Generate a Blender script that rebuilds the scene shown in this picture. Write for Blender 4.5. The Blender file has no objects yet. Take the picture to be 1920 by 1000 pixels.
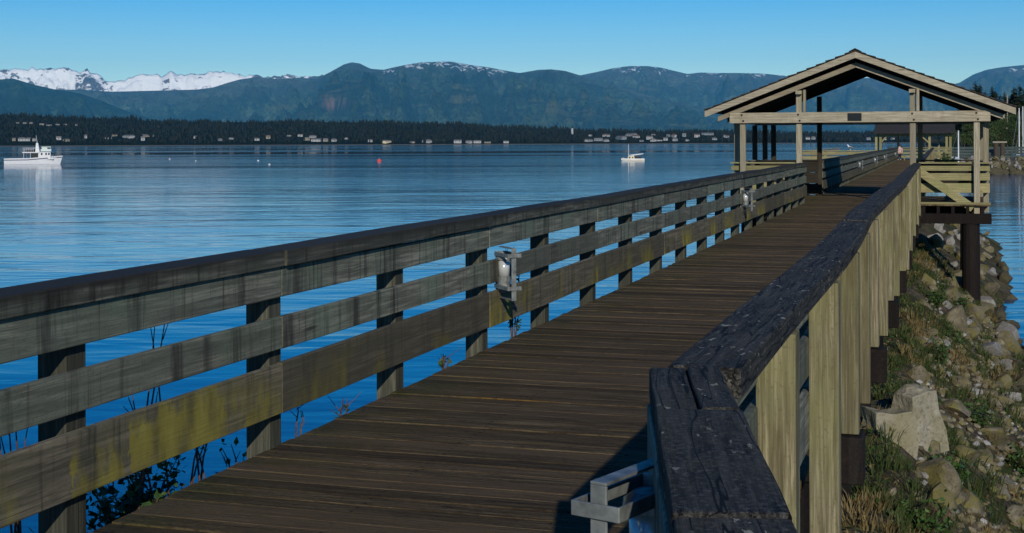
import bpy, bmesh, math, random
import numpy as np
from mathutils import Vector, Matrix, noise as mnoise

R = math.radians
sc = bpy.context.scene
col = sc.collection
random.seed(11)
rng = np.random.default_rng(11)

# ------------------------------------------------------------------ camera, world, sun, exposure
F, HOR, ROLL, CZ = 2560.0, 267.0, 0.0038, 5.0        # focal in photo pixels, horizon row, roll, camera height over water
cam = bpy.data.cameras.new("camera")
cam.sensor_width = 36.0
cam.lens = F / 1920 * 36.0
cam.shift_y = -(500 - HOR) / 1920
cam.clip_start, cam.clip_end = 0.05, 60000
camo = bpy.data.objects.new("camera", cam)
col.objects.link(camo)
camo.matrix_world = Matrix.Translation((0, 0, CZ)) @ Matrix.Rotation(R(90), 4, 'X') @ Matrix.Rotation(-ROLL, 4, 'Z')
sc.camera = camo

SUN = Vector((0.0503, -0.932, 0.3587)).normalized()
w = bpy.data.worlds.new("World")
sc.world = w
w.use_nodes = True
wt = w.node_tree
bg = wt.nodes["Background"]
sky = wt.nodes.new("ShaderNodeTexSky")
sky.sky_type = 'NISHITA'
sky.sun_disc = False
sky.sun_elevation = math.asin(SUN.z)
sky.sun_rotation = math.atan2(SUN.x, SUN.y)
sky.altitude = 300
sky.air_density = 1.0
sky.dust_density = 0.0
sky.ozone_density = 4.0
hs = wt.nodes.new("ShaderNodeHueSaturation")      # a clear, polarised looking sky
hs.inputs["Saturation"].default_value = 1.62
hs.inputs["Hue"].default_value = 0.512
wt.links.new(sky.outputs[0], hs.inputs["Color"])
wt.links.new(hs.outputs[0], bg.inputs[0])
bg.inputs[1].default_value = 0.112
sl = bpy.data.lights.new("sun", 'SUN')
sl.energy = 3.7
sl.angle = R(0.5)
sl.color = (1.0, 0.93, 0.80)
so = bpy.data.objects.new("sun", sl)
col.objects.link(so)
so.rotation_euler = SUN.to_track_quat('Z', 'Y').to_euler()
so.location = (0, 0, 60)
sc.view_settings.view_transform = 'Standard'
sc.view_settings.look = 'None'
sc.view_settings.exposure = -0.15
sc.view_settings.gamma = 1.0
cy = sc.cycles
cy.max_bounces, cy.diffuse_bounces, cy.glossy_bounces, cy.transmission_bounces = 6, 2, 3, 2
cy.volume_bounces = 0
cy.caustics_reflective = cy.caustics_refractive = False
cy.sample_clamp_indirect = 4.0
cy.use_denoising = True

# ------------------------------------------------------------------ frames and projections
TH = math.atan2(803, 2560)                    # the boardwalk runs 17.4 degrees right of the view
DX, DY = math.sin(TH), math.cos(TH)
OX = -3.613
DECK = 3.35                                   # deck level over the water
PROT = math.atan2(DY, DX)                     # local +x runs along the boardwalk, local y = -b
def P(a, b, z=0.0):                           # a along the boardwalk, b to the right of its left railing, z over the deck
    return Vector((OX + a * DX + b * DY, a * DY - b * DX, DECK + z))
def hor(x): return HOR - ROLL * (x - 960)
def bx(x, a):                                 # which b shows at photo column x, at station a
    k = (x - 960) / F
    return (k * a * DY - OX - DX * a) / (DY + DX * k)
def ax(x, b):
    k = (x - 960) / F
    return (-OX - DY * b - DX * k * b) / (DX - DY * k)
def world(x, y, Y):
    u, v = (x - 960) / F, (HOR - y) / F
    return Vector(((u + v * ROLL) * Y, Y, CZ + (v - u * ROLL) * Y))
def on_level(x, y, z):
    Y = (CZ - z) * F / (y - hor(x))
    return Vector(((x - 960) / F * Y, Y, z))

# ------------------------------------------------------------------ mesh builder
class MB:
    def __init__(s): s.v, s.f, s.m = [], [], []
    def add(s, vs, fs, mi=0):
        o = len(s.v)
        s.v += [tuple(p) for p in vs]
        s.f += [tuple(i + o for i in f) for f in fs]
        s.m += [mi] * len(fs)
    def hexa(s, c, mi=0):                      # 8 corners, bottom ring then top ring
        s.add(c, [(3, 2, 1, 0), (4, 5, 6, 7), (0, 1, 5, 4), (1, 2, 6, 5), (2, 3, 7, 6), (3, 0, 4, 7)], mi)
    def box(s, x0, x1, y0, y1, z0, z1, mi=0):
        s.hexa([(x0, y0, z0), (x1, y0, z0), (x1, y1, z0), (x0, y1, z0), (x0, y0, z1), (x1, y0, z1), (x1, y1, z1), (x0, y1, z1)], mi)
    def bar(s, p, q, wd, ht, up=(0, 0, 1), mi=0):
        p, q, up = Vector(p), Vector(q), Vector(up)
        d = (q - p).normalized()
        sd = d.cross(up).normalized() * (wd / 2)
        u = sd.cross(d).normalized() * (ht / 2)
        s.hexa([p - sd - u, q - sd - u, q + sd - u, p + sd - u, p - sd + u, q - sd + u, q + sd + u, p + sd + u], mi)
    def tube(s, pts, r, n=8, mi=0, caps=True):
        pts = [Vector(p) for p in pts]
        rs = r if isinstance(r, (list, tuple)) else [r] * len(pts)
        o = len(s.v)
        for i, p in enumerate(pts):
            d = (pts[min(i + 1, len(pts) - 1)] - pts[max(i - 1, 0)]).normalized()
            a = d.orthogonal().normalized() if abs(d.z) > .9 else d.cross(Vector((0, 0, 1))).normalized()
            b = d.cross(a)
            for k in range(n):
                t = 2 * math.pi * k / n
                s.v.append(tuple(p + (a * math.cos(t) + b * math.sin(t)) * rs[i]))
        for i in range(len(pts) - 1):
            for k in range(n):
                k2 = (k + 1) % n
                s.f.append((o + i * n + k, o + i * n + k2, o + (i + 1) * n + k2, o + (i + 1) * n + k)); s.m.append(mi)
        if caps:
            s.f.append(tuple(o + k for k in reversed(range(n)))); s.m.append(mi)
            e = o + (len(pts) - 1) * n
            s.f.append(tuple(e + k for k in range(n))); s.m.append(mi)
    def prism(s, poly, axis, lo, hi, mi=0):    # polygon in the two other axes, extruded along axis
        def pt(u, v, wv):
            return (wv, u, v) if axis == 0 else (u, wv, v) if axis == 1 else (u, v, wv)
        n = len(poly)
        vs = [pt(u, v, lo) for u, v in poly] + [pt(u, v, hi) for u, v in poly]
        fs = [tuple(range(n))[::-1], tuple(range(n, 2 * n))] + [(i, (i + 1) % n, n + (i + 1) % n, n + i) for i in range(n)]
        s.add(vs, fs, mi)
    def build(s, name, mats, parent=None, smooth=False, bevel=0, loc=None):
        me = bpy.data.meshes.new(name)
        me.from_pydata(s.v, [], s.f)
        for m in (mats if isinstance(mats, (list, tuple)) else [mats]): me.materials.append(m)
        me.polygons.foreach_set("material_index", s.m)
        if smooth: me.polygons.foreach_set("use_smooth", [True] * len(me.polygons))
        bm = bmesh.new(); bm.from_mesh(me); bmesh.ops.recalc_face_normals(bm, faces=bm.faces); bm.to_mesh(me); bm.free()
        o = bpy.data.objects.new(name, me)
        col.objects.link(o)
        if parent is not None: o.parent = parent
        if loc is not None: o.location = loc
        if bevel:
            b = o.modifiers.new("bevel", 'BEVEL'); b.width = bevel; b.segments = 2; b.limit_method = 'ANGLE'
        return o

def tag(o, label, cat, group=None, kind=None):
    o["label"], o["category"] = label, cat
    if group: o["group"] = group
    if kind: o["kind"] = kind
    return o
def thing(name, label, cat, loc=(0, 0, 0), rz=0.0, group=None):
    o = bpy.data.objects.new(name, None)
    col.objects.link(o)
    o.location, o.rotation_euler = loc, (0, 0, rz)
    o.empty_display_size = .2
    return tag(o, label, cat, group)
def pier_thing(name, label, cat, group=None):  # children are built in (a, -b, z) of the boardwalk
    return thing(name, label, cat, P(0, 0), PROT, group)
def kids(o): return [c for c in col.objects if c.parent is o]
def dup(root, loc, rz, label=None, scale=None):
    r = root.copy(); col.objects.link(r)
    r.location, r.rotation_euler = loc, (0, 0, rz)
    if scale: r.scale = (scale,) * 3
    if label: r["label"] = label
    for ch in kids(root):
        c = ch.copy(); col.objects.link(c); c.parent = r
        for g in kids(ch):
            d = g.copy(); col.objects.link(d); d.parent = c
    return r
def structure(o): o["kind"] = "structure"; return o

# ------------------------------------------------------------------ materials
class NT:
    def __init__(s, name, rough=0.8, spec=0.3):
        s.mat = bpy.data.materials.new(name); s.mat.use_nodes = True
        s.t = s.mat.node_tree; s.n = s.t.nodes; s.b = s.n["Principled BSDF"]
        s.set("Roughness", rough); s.set("Specular IOR Level", spec)
    def set(s, k, v): s.b.inputs[k].default_value = v
    def new(s, ty): return s.n.new("ShaderNode" + ty)
    def plug(s, sock, v):
        if hasattr(v, "is_linked") or isinstance(v, bpy.types.NodeSocket): s.t.links.new(v, sock)
        elif isinstance(v, (tuple, list)) and len(v) == 3 and sock.type == 'RGBA': sock.default_value = (*v, 1)
        else: sock.default_value = v
    def co(s, kind="Object"): return s.new("TexCoord").outputs[kind]
    def rand(s): return s.new("ObjectInfo").outputs["Random"]
    def map(s, v, scale=(1, 1, 1), loc=(0, 0, 0), rot=(0, 0, 0)):
        m = s.new("Mapping"); s.plug(m.inputs[0], v); m.inputs[1].default_value = loc; m.inputs[2].default_value = rot; m.inputs[3].default_value = scale
        return m.outputs[0]
    def jit(s, v, amt=50.0):                   # shift the pattern from one board to the next
        c = s.new("VectorMath"); c.operation = 'ADD'; s.plug(c.inputs[0], v)
        m = s.new("CombineXYZ")
        r = s.math('MULTIPLY', s.rand(), amt)
        for i in range(3): s.plug(m.inputs[i], r)
        s.plug(c.inputs[1], m.outputs[0]); return c.outputs[0]
    def noise(s, v, scale=5, detail=4, rough=.55, dist=0.0):
        n = s.new("TexNoise"); s.plug(n.inputs["Vector"], v); n.inputs["Scale"].default_value = scale; n.inputs["Detail"].default_value = detail
        n.inputs["Roughness"].default_value = rough; n.inputs["Distortion"].default_value = dist
        return n.outputs["Fac"]
    def vor(s, v, scale=5, out="Distance"):
        n = s.new("TexVoronoi"); s.plug(n.inputs["Vector"], v); n.inputs["Scale"].default_value = scale
        return n.outputs[out]
    def ramp(s, f, stops):
        r = s.new("ValToRGB"); s.plug(r.inputs[0], f); e = r.color_ramp.elements
        while len(e) < len(stops): e.new(0.5)
        for el, (p, c) in zip(e, stops):
            el.position = p
            el.color = (c, c, c, 1) if isinstance(c, (int, float)) else (*c, 1)
        return r.outputs[0]
    def mix(s, f, a, b, mode='MIX'):
        m = s.new("Mix"); m.data_type = 'RGBA'; m.blend_type = mode
        s.plug(m.inputs[0], f); s.plug(m.inputs[6], a); s.plug(m.inputs[7], b); return m.outputs[2]
    def math(s, op, a, b=0.0):
        m = s.new("Math"); m.operation = op; s.plug(m.inputs[0], a); s.plug(m.inputs[1], b); return m.outputs[0]
    def sep(s, v):
        m = s.new("SeparateXYZ"); s.plug(m.inputs[0], v); return m.outputs
    def attr(s, name):
        m = s.new("Attribute"); m.attribute_name = name; return m.outputs["Fac"]
    def bump(s, h, strength=.4, dist=.01):
        m = s.new("Bump"); m.inputs["Strength"].default_value = strength; m.inputs["Distance"].default_value = dist
        s.plug(m.inputs["Height"], h); s.plug(s.b.inputs["Normal"], m.outputs[0]); return m
    def color(s, c): s.plug(s.b.inputs["Base Color"], c); return s.mat

def plain(name, c, rough=.6, metal=0.0, var=.25, scale=6):
    t = NT(name, rough); t.set("Metallic", metal)
    n = t.noise(t.jit(t.co()), scale, 4)
    lo = tuple(x * (1 - var) for x in c); hi = tuple(min(1, x * (1 + var)) for x in c)
    return t.color(t.ramp(n, [(.3, lo), (.7, hi)]))

def board_wood(name, ca, cb, axis, lichen=0.0, drips=0.6, dark=(.035, .035, .028), green=None, rough=.85, bump=.5, blacktop=False):
    """weathered timber; axis = which local axis the grain runs along (0, 1 or 2)"""
    t = NT(name, rough, .2)
    v = t.jit(t.co())
    sg = [22, 22, 22]; sg[axis] = 1.1
    g = t.noise(t.map(v, sg), 1.6, 6, .65, .6)
    sf = [90, 90, 90]; sf[axis] = 2.0
    g2 = t.noise(t.map(v, sf), 1.0, 3, .6)
    c = t.ramp(g, [(.28, tuple(x * .62 for x in ca)), (.48, ca), (.62, cb), (.8, tuple(x * 1.15 for x in cb))])
    c = t.mix(t.ramp(g2, [(.32, .75), (.5, 0.0)]), c, tuple(x * .45 for x in ca))
    # broad blotches
    bl = t.noise(v, 1.7, 5, .6)
    if green: c = t.mix(t.ramp(bl, [(.42, 0.0), (.68, .8)]), c, green)
    # dark drips that run down from the top edge
    dn = t.noise(t.map(v, (5.5, 5.5, .55)), 1.0, 5, .7)
    c = t.mix(t.math('MULTIPLY', t.ramp(dn, [(.52, 0.0), (.66, 1.0)]), drips), c, dark)
    d2 = t.noise(t.map(v, (19, 19, .8)), 1.0, 4, .65)
    c = t.mix(t.math('MULTIPLY', t.ramp(d2, [(.56, 0.0), (.66, .75)]), drips), c, dark)
    sp = t.noise(t.map(v, (1, 1, 1)), 60, 3, .6)
    c = t.mix(t.ramp(sp, [(.30, .5), (.42, 0.0)]), c, tuple(x * .5 for x in ca))
    kn = t.vor(t.map(v, [.9 if i == axis else 6.0 for i in range(3)]), 1.0)
    c = t.mix(t.ramp(kn, [(.045, .85), (.1, 0.0)]), c, tuple(x * .25 for x in ca))
    if lichen:
        ln = t.noise(v, 1.15, 3, .5)
        l2 = t.noise(t.map(v, (3.0, 3.0, 1.2)), 2.0, 4, .6)
        m = t.math('MULTIPLY', t.ramp(ln, [(.50, 0.0), (.60, 1.0)]), t.ramp(l2, [(.34, 0.0), (.54, 1.0)]))
        zz = t.sep(t.co())[2]
        m = t.math('MULTIPLY', m, t.ramp(zz, [(.28, 1.0), (.44, .12)]))
        xx = t.sep(t.co())[0]                  # the three big patches on the nearest boards
        wob_ = t.noise(t.map(t.co(), (1, 1, .6)), 9, 4, .65)
        xw = t.math('ADD', xx, t.math('MULTIPLY', t.math('SUBTRACT', wob_, .5), .35))
        for cx, hw, zt in ((6.08, .17, .36), (6.72, .42, .47), (7.55, .22, .30), (8.35, .16, .34), (9.1, .12, .30), (10.3, .2, .28)):
            wd = t.math('LESS_THAN', t.math('ABSOLUTE', t.math('SUBTRACT', xw, cx)), hw)
            top = t.ramp(t.math('SUBTRACT', zz, t.math('ADD', zt - .75, t.math('MULTIPLY', wob_, .5))), [(.40, 1.0), (.52, 0.0)])
            m = t.math('MAXIMUM', m, t.math('MULTIPLY', t.math('MULTIPLY', wd, top), t.ramp(l2, [(.30, .25), (.55, .9)])))
        c = t.mix(t.math('MULTIPLY', m, lichen), c, t.ramp(l2, [(.3, (.15, .125, .018)), (.7, (.33, .29, .06))]))
    if blacktop:
        nz_ = t.sep(t.new("NewGeometry").outputs["Normal"])[2]
        c = t.mix(t.ramp(nz_, [(.45, 0.0), (.75, .85)]), c, (.020, .019, .018))
        zt = t.math('ADD', t.sep(t.co())[2], t.math('MULTIPLY', t.math('SUBTRACT', bl, .5), .12))
        c = t.mix(t.ramp(t.math('SUBTRACT', zt, .5), [(.525, 0.0), (.565, .8)]), c, (.022, .020, .017))
    c = t.mix(t.math('MULTIPLY', t.math('POWER', t.rand(), 1.6), .62), c, tuple(x * .42 for x in ca))
    h = t.math('ADD', g, t.math('MULTIPLY', g2, .8))
    t.bump(h, bump, .006)
    return t.color(c)

def cap_wood(name, axis, spots=1.0, tone=1.0):
    t = NT(name, .85, .15)
    v = t.jit(t.co())
    s1 = [16, 16, 16]; s1[axis] = 1.0
    g = t.noise(t.map(v, s1), 2.0, 7, .72, .4)
    s2 = [55, 55, 55]; s2[axis] = 2.5
    g2 = t.noise(t.map(v, s2), 1.0, 4, .65)
    c = t.ramp(g, [(.34, tuple(tone * q for q in (.009, .009, .009))), (.5, tuple(tone * q for q in (.036, .034, .031))), (.66, tuple(tone * q for q in (.090, .083, .070)))])
    c = t.mix(t.ramp(g2, [(.40, .95), (.52, 0.0)]), c, (.004, .004, .005))
    fl = t.noise(v, 75, 4, .75)
    c = t.mix(t.ramp(fl, [(.50, 0.0), (.64, .7)]), c, tuple(tone * q for q in (.15, .14, .115)))
    bl = t.noise(v, 3.0, 5, .65)
    c = t.mix(t.ramp(bl, [(.45, 0.0), (.7, .75)]), c, (.075, .065, .045))
    ck = [7, 7, 7]; ck[axis] = .55
    ck = t.noise(t.map(v, ck), 1.6, 3, .5, .1)
    c = t.mix(t.ramp(t.math('ABSOLUTE', t.math('SUBTRACT', ck, .5)), [(.004, .95), (.012, 0.0)]), c, (.002, .002, .002))
    sq = [1, 1, 1]; sq[axis] = .38
    pn = t.noise(t.map(v, sq), 48, 3, .6, .3)
    bigger = t.noise(v, 4.0, 2, .5)
    m = t.math('MULTIPLY', t.ramp(pn, [(.62, 0.0), (.67, 1.0)]), t.ramp(bigger, [(.42, 0.0), (.56, 1.0)]))
    c = t.mix(t.math('MULTIPLY', m, spots), c, (.36, .33, .25))
    t.bump(t.math('ADD', g, t.math('ADD', g2, t.math('MULTIPLY', fl, .4))), 1.0, .012)
    return t.color(c)

M = {}
M['rail'] = board_wood("weathered_rail", (.165, .165, .125), (.32, .31, .23), 0, 0, .85, green=(.17, .215, .15))
M['rail_low'] = board_wood("weathered_low_rail", (.14, .125, .085), (.25, .215, .145), 0, 1.0, .8, green=(.15, .14, .085))
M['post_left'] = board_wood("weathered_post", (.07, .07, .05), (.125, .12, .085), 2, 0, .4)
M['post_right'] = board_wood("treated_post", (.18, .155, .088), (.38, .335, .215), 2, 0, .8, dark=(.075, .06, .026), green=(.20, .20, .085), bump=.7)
M['shelter_wood'] = board_wood("shelter_timber", (.33, .29, .205), (.45, .40, .295), 0, 0, .25, dark=(.16, .12, .06), bump=.3)
M['shelter_post'] = board_wood("shelter_post_timber", (.32, .285, .20), (.45, .395, .285), 2, 0, .25, dark=(.16, .12, .06), bump=.3)
M['bay_board'] = board_wood("bay_board_timber", (.30, .26, .13), (.42, .36, .19), 1, 0, .3, dark=(.14, .11, .05), green=(.24, .25, .10), bump=.3)
M['cap'] = cap_wood("black_cap", 0)
M['cap_left'] = board_wood("weathered_cap_left", (.095, .092, .072), (.20, .19, .145), 0, 0, .95, dark=(.018, .016, .013), green=(.085, .10, .07), blacktop=True)
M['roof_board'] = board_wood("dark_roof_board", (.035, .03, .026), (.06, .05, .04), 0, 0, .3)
M['shade_tone_post'] = board_wood('shade_tone_post_timber', (.05, .042, .03), (.08, .068, .05), 2, 0, .4)  # shelter's shade put into the colour of the left bay's back posts
M['shade_tone_board'] = board_wood('shade_tone_rail_timber', (.03, .026, .02), (.055, .046, .034), 1, 0, .4)  # back rails of the bays, darkened in colour to stand for shade
M['creosote'] = board_wood("creosoted_timber", (.010, .007, .006), (.020, .012, .010), 0, 0, .3)
M['metal'] = plain("galvanised_steel", (.21, .225, .215), .5, .45, .45, 22)
M['lampglass'] = plain("frosted_lamp_glass", (.58, .60, .60), .15, .3, .2, 9)
M['bolt'] = plain("rusty_bolt", (.03, .022, .018), .6, .3)
M['plaque'] = plain("dark_plaque", (.012, .014, .018), .3, .2, .3, 30)

def deck_mat():
    t = NT("deck_plank", .92, .12)
    v = t.co()
    x = t.sep(v)
    idx = t.math('FLOOR', t.math('DIVIDE', x[0], .145))
    wn = t.new("TexWhiteNoise"); wn.noise_dimensions = '1D'; t.plug(wn.inputs["W"], idx)
    r = wn.outputs["Value"]
    cmb = t.new("CombineXYZ"); t.plug(cmb.inputs[0], x[0]); t.plug(cmb.inputs[1], t.math('ADD', x[1], t.math('MULTIPLY', r, 37.0))); t.plug(cmb.inputs[2], r)
    vv = cmb.outputs[0]
    g = t.noise(t.map(vv, (26, 1.3, 8)), 1.4, 7, .7, .5)
    g2 = t.noise(t.map(vv, (110, 3.0, 8)), 1.0, 4, .65)
    c = t.ramp(g, [(.32, (.024, .016, .009)), (.44, (.092, .065, .033)), (.56, (.155, .115, .062)), (.74, (.29, .225, .135))])
    c = t.mix(t.math('MULTIPLY', r, .6), c, (.066, .046, .022))
    c = t.mix(t.ramp(g2, [(.34, .85), (.5, 0.0)]), c, (.012, .009, .007))
    og = t.noise(t.map(vv, (34, .9, 3)), 1.0, 3, .5)
    c = t.mix(t.ramp(og, [(.62, 0.0), (.72, .75)]), c, (.17, .095, .025))
    # worn grey walking line and mossy left edge
    gr = t.noise(t.map(v, (.5, .9, 1)), 1.0, 3, .5)
    c = t.mix(t.ramp(gr, [(.5, 0.0), (.75, .28)]), c, (.115, .088, .058))
    mo = t.math('MULTIPLY', t.ramp(t.noise(v, 3.2, 5, .6), [(.38, 0.0), (.6, 1.0)]), t.ramp(t.math('ADD', t.math('MULTIPLY', x[1], 1.0), 1.0), [(.30, 0.0), (1.0, .95)]))
    c = t.mix(mo, c, (.060, .056, .016))
    kn = t.vor(t.map(vv, (6.9, 1.1, 1)), 1.0)
    c = t.mix(t.ramp(kn, [(.05, .9), (.11, 0.0)]), c, (.010, .008, .006))
    fn_ = t.noise(t.map(vv, (60, 14, 20)), 2.2, 5, .75)
    c = t.mix(t.ramp(fn_, [(.36, .8), (.46, 0.0)]), c, (.014, .010, .007))
    c = t.mix(t.ramp(fn_, [(.56, 0.0), (.70, .6)]), c, (.20, .165, .115))
    fx = t.math('MULTIPLY', t.math('FRACT', t.math('DIVIDE', x[0], .145)), .145)
    dx = t.math('MINIMUM', t.math('ABSOLUTE', t.math('SUBTRACT', fx, .036)), t.math('ABSOLUTE', t.math('SUBTRACT', fx, .109)))
    dy = t.math('ABSOLUTE', t.math('ADD', t.math('ADD', x[1], .07), t.math('MULTIPLY', t.math('SUBTRACT', r, .5), .03)))
    for yk in (.93, 1.84, 2.66): dy = t.math('MINIMUM', dy, t.math('ABSOLUTE', t.math('ADD', t.math('ADD', x[1], yk), t.math('MULTIPLY', t.math('SUBTRACT', r, .5), .03))))
    dn_ = t.math('SQRT', t.math('ADD', t.math('MULTIPLY', dx, dx), t.math('MULTIPLY', dy, dy)))
    c = t.mix(t.ramp(dn_, [(.006, .9), (.011, 0.0)]), c, (.008, .006, .005))
    r2 = t.math('FRACT', t.math('MULTIPLY', r, 7.31))
    c = t.mix(t.ramp(r2, [(.55, 0.0), (1.0, .5)]), c, (.135, .094, .056))
    c = t.mix(t.ramp(r2, [(.0, .55), (.35, 0.0)]), c, (.022, .016, .011))
    t.bump(t.math('ADD', g, t.math('ADD', fn_, t.math('MULTIPLY', g2, .9))), 1.0, .010)
    return t.color(c)
M['deck'] = deck_mat()

def water_mat():
    t = NT("sea_water", .04, .5)
    t.set("IOR", 1.33)
    v = t.co()
    calm = t.noise(t.map(v, (.0018, .008, 1)), 1.0, 4, .6, .4)
    lee = t.ramp(t.math('MULTIPLY', t.sep(v)[1], .001), [(.06, 1.0), (.25, .75), (.34, .42), (.52, .17), (.9, .055)])   # sheltered toward the far shore
    amp = t.math('MULTIPLY', t.ramp(calm, [(.34, .45), (.46, .68), (.56, .9), (.7, 1.0)]), lee)
    pt_ = t.ramp(t.noise(t.map(v, (.03, .07, 1)), 1.0, 3, .5), [(.38, .35), (.62, 1.0)])
    n1 = t.math('MULTIPLY', t.noise(t.map(v, (.40, .95, 1)), .8, 3, .5, .6), pt_)
    n2 = t.noise(t.map(v, (.10, .33, 1)), .7, 3, .55)
    n3 = t.noise(t.map(v, (.018, .07, 1)), .8, 3, .5)
    h = t.math('ADD', t.math('MULTIPLY', n1, .055), t.math('ADD', t.math('MULTIPLY', n2, .10), t.math('MULTIPLY', n3, .09)))
    b = t.bump(t.math('MULTIPLY', h, amp), 1.0, 1.0)
    t.plug(t.b.inputs["Roughness"], t.ramp(calm, [(.36, .03), (.55, .09)]))
    return t.color((.002, .055, .165))
M['water'] = water_mat()

def ground_mat():
    t = NT("bank_soil", .95, .1)
    v = t.co()
    n = t.noise(v, 1.6, 6, .65)
    c = t.ramp(n, [(.3, (.035, .030, .018)), (.48, (.085, .070, .040)), (.62, (.15, .125, .075)), (.78, (.22, .20, .16))])
    g = t.noise(v, .9, 4, .6)
    c = t.mix(t.ramp(g, [(.48, 0.0), (.62, .8)]), c, (.045, .060, .015))
    pb = t.vor(v, 14, "Color")
    c = t.mix(.35, c, pb, 'MULTIPLY')
    t.bump(t.math('ADD', n, t.math('MULTIPLY', t.vor(v, 14), .6)), 1.0, .06)
    return t.color(c)
M['ground'] = ground_mat()

def rock_mat(name, cols, green=.0):
    t = NT(name, .88, .2)
    v = t.jit(t.co())
    n = t.noise(v, 3.0, 6, .65)
    n2 = t.noise(v, 22, 4, .6)
    c = t.ramp(n, [(.3, cols[0]), (.5, cols[1]), (.72, cols[2])])
    c = t.mix(t.ramp(n2, [(.3, .7), (.48, 0.0)]), c, tuple(x * .35 for x in cols[0]))
    rd = t.rand()
    c = t.mix(t.math('MULTIPLY', rd, .45), c, (.10, .085, .055))
    if green:
        m = t.noise(v, 2.1, 4, .6)
        c = t.mix(t.math('MULTIPLY', t.ramp(m, [(.45, 0.0), (.6, 1.0)]), green), c, (.14, .125, .035))
    t.bump(t.math('ADD', n, t.math('MULTIPLY', n2, .5)), .8, .03)
    return t.color(c)
M['rock'] = rock_mat("riprap_rock", [(.075, .063, .042), (.17, .145, .095), (.30, .265, .19)], .8)
M['rock_pale'] = rock_mat("pale_rock", [(.16, .155, .145), (.27, .26, .245), (.42, .41, .385)])
M['rock_wet'] = rock_mat("seaweed_rock", [(.02, .018, .014), (.045, .042, .03), (.08, .07, .05)], .3)
M['concrete'] = rock_mat("rough_concrete", [(.24, .22, .16), (.34, .31, .23), (.46, .43, .34)], .35)

def leaf_mat(name, a, b, rough=.7):
    t = NT(name, rough, .25)
    n = t.noise(t.jit(t.co()), 1.3, 4, .6)
    n2 = t.noise(t.co(), 9, 2, .6)
    c = t.ramp(n, [(.35, a), (.65, b)])
    c = t.mix(t.ramp(n2, [(.4, .0), (.7, .5)]), c, tuple(x * 1.5 for x in b))
    return t.color(c)
M['grass'] = leaf_mat("green_grass", (.020, .036, .009), (.050, .066, .018))
M['drygrass'] = leaf_mat("dry_grass", (.085, .060, .022), (.17, .125, .052))
M['leaf'] = leaf_mat("shrub_leaf", (.018, .045, .010), (.045, .085, .018), .5)
M['conifer'] = leaf_mat("conifer_needles", (.010, .018, .009), (.026, .040, .016))
M['broadleaf'] = leaf_mat("broadleaf", (.022, .040, .012), (.055, .085, .022))
M['bark'] = plain("bark", (.06, .045, .033), .9, 0, .4, 8)
M['cane'] = plain("bramble_cane", (.10, .055, .035), .7, 0, .4, 30)
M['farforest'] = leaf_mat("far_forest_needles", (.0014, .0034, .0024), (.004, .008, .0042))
M['whitepaint'] = plain("white_gloss_paint", (.66, .67, .68), .35, 0, .05, 2)
M['cream'] = plain("cream_paint", (.70, .62, .42), .45, 0, .08, 2)
M['palegreen'] = plain("pale_green_canvas", (.58, .66, .62), .6, 0, .1, 3)
M['black'] = plain("black_paint", (.015, .016, .02), .4, 0, .3, 3)
M['navy'] = plain("navy_stripe", (.03, .045, .10), .4, 0, .2, 3)
M['glass'] = plain("dark_window", (.015, .02, .025), .08, 0, .2, 3)
M['red'] = plain("red_plastic", (.70, .07, .05), .45, 0, .1, 3)
M['bluecover'] = plain("blue_sail_cover", (.04, .10, .30), .7, 0, .2, 3)
M['roofgrey'] = plain("grey_roofing", (.16, .155, .15), .8, 0, .25, .1)
M['roofbrown'] = plain("brown_roofing", (.13, .085, .06), .8, 0, .25, .1)
M['wallwhite'] = plain("white_siding", (.36, .37, .37), .7, 0, .06, .1)
M['walltan'] = plain("tan_siding", (.26, .23, .18), .7, 0, .1, .1)
M['wallblue'] = plain("grey_blue_siding", (.20, .23, .25), .7, 0, .1, .1)
M['fence'] = plain('grey_green_fence', (.05, .07, .065), .9, 0, .3, 1)
M['skin'] = plain("skin", (.55, .36, .27), .6, 0, .06, 4)
M['pink'] = plain("pale_pink_cloth", (.45, .31, .30), .85, 0, .1, 12)
M['trouser'] = plain("dark_cloth", (.02, .022, .03), .85, 0, .3, 12)
M['hair'] = plain("dark_hair", (.03, .022, .018), .6, 0, .3, 20)
def shingle_mat():
    t = NT("cedar_shingles", .9, .15)
    br = t.new("TexBrick"); t.plug(br.inputs["Vector"], t.map(t.co(), (1, 1, 1)))
    br.inputs["Scale"].default_value = 5.0
    br.inputs["Color1"].default_value = (.040, .034, .032, 1); br.inputs["Color2"].default_value = (.075, .066, .06, 1); br.inputs["Mortar"].default_value = (.01, .009, .009, 1)
    n = t.noise(t.co(), 4, 5)
    return t.color(t.mix(t.ramp(n, [(.4, 0.0), (.7, .6)]), br.outputs[0], (.03, .035, .022)))
M['shingle'] = shingle_mat()

# ------------------------------------------------------------------ water and distant land
m = MB()
m.add([(-6000, -120, 0), (6000, -120, 0), (6000, 4600, 0), (-6000, 4600, 0)], [(0, 1, 2, 3)])
structure(m.build("water", M['water']))

def interp(pts, x):
    xs, ys = zip(*pts)
    return float(np.interp(x, xs, ys))

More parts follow.
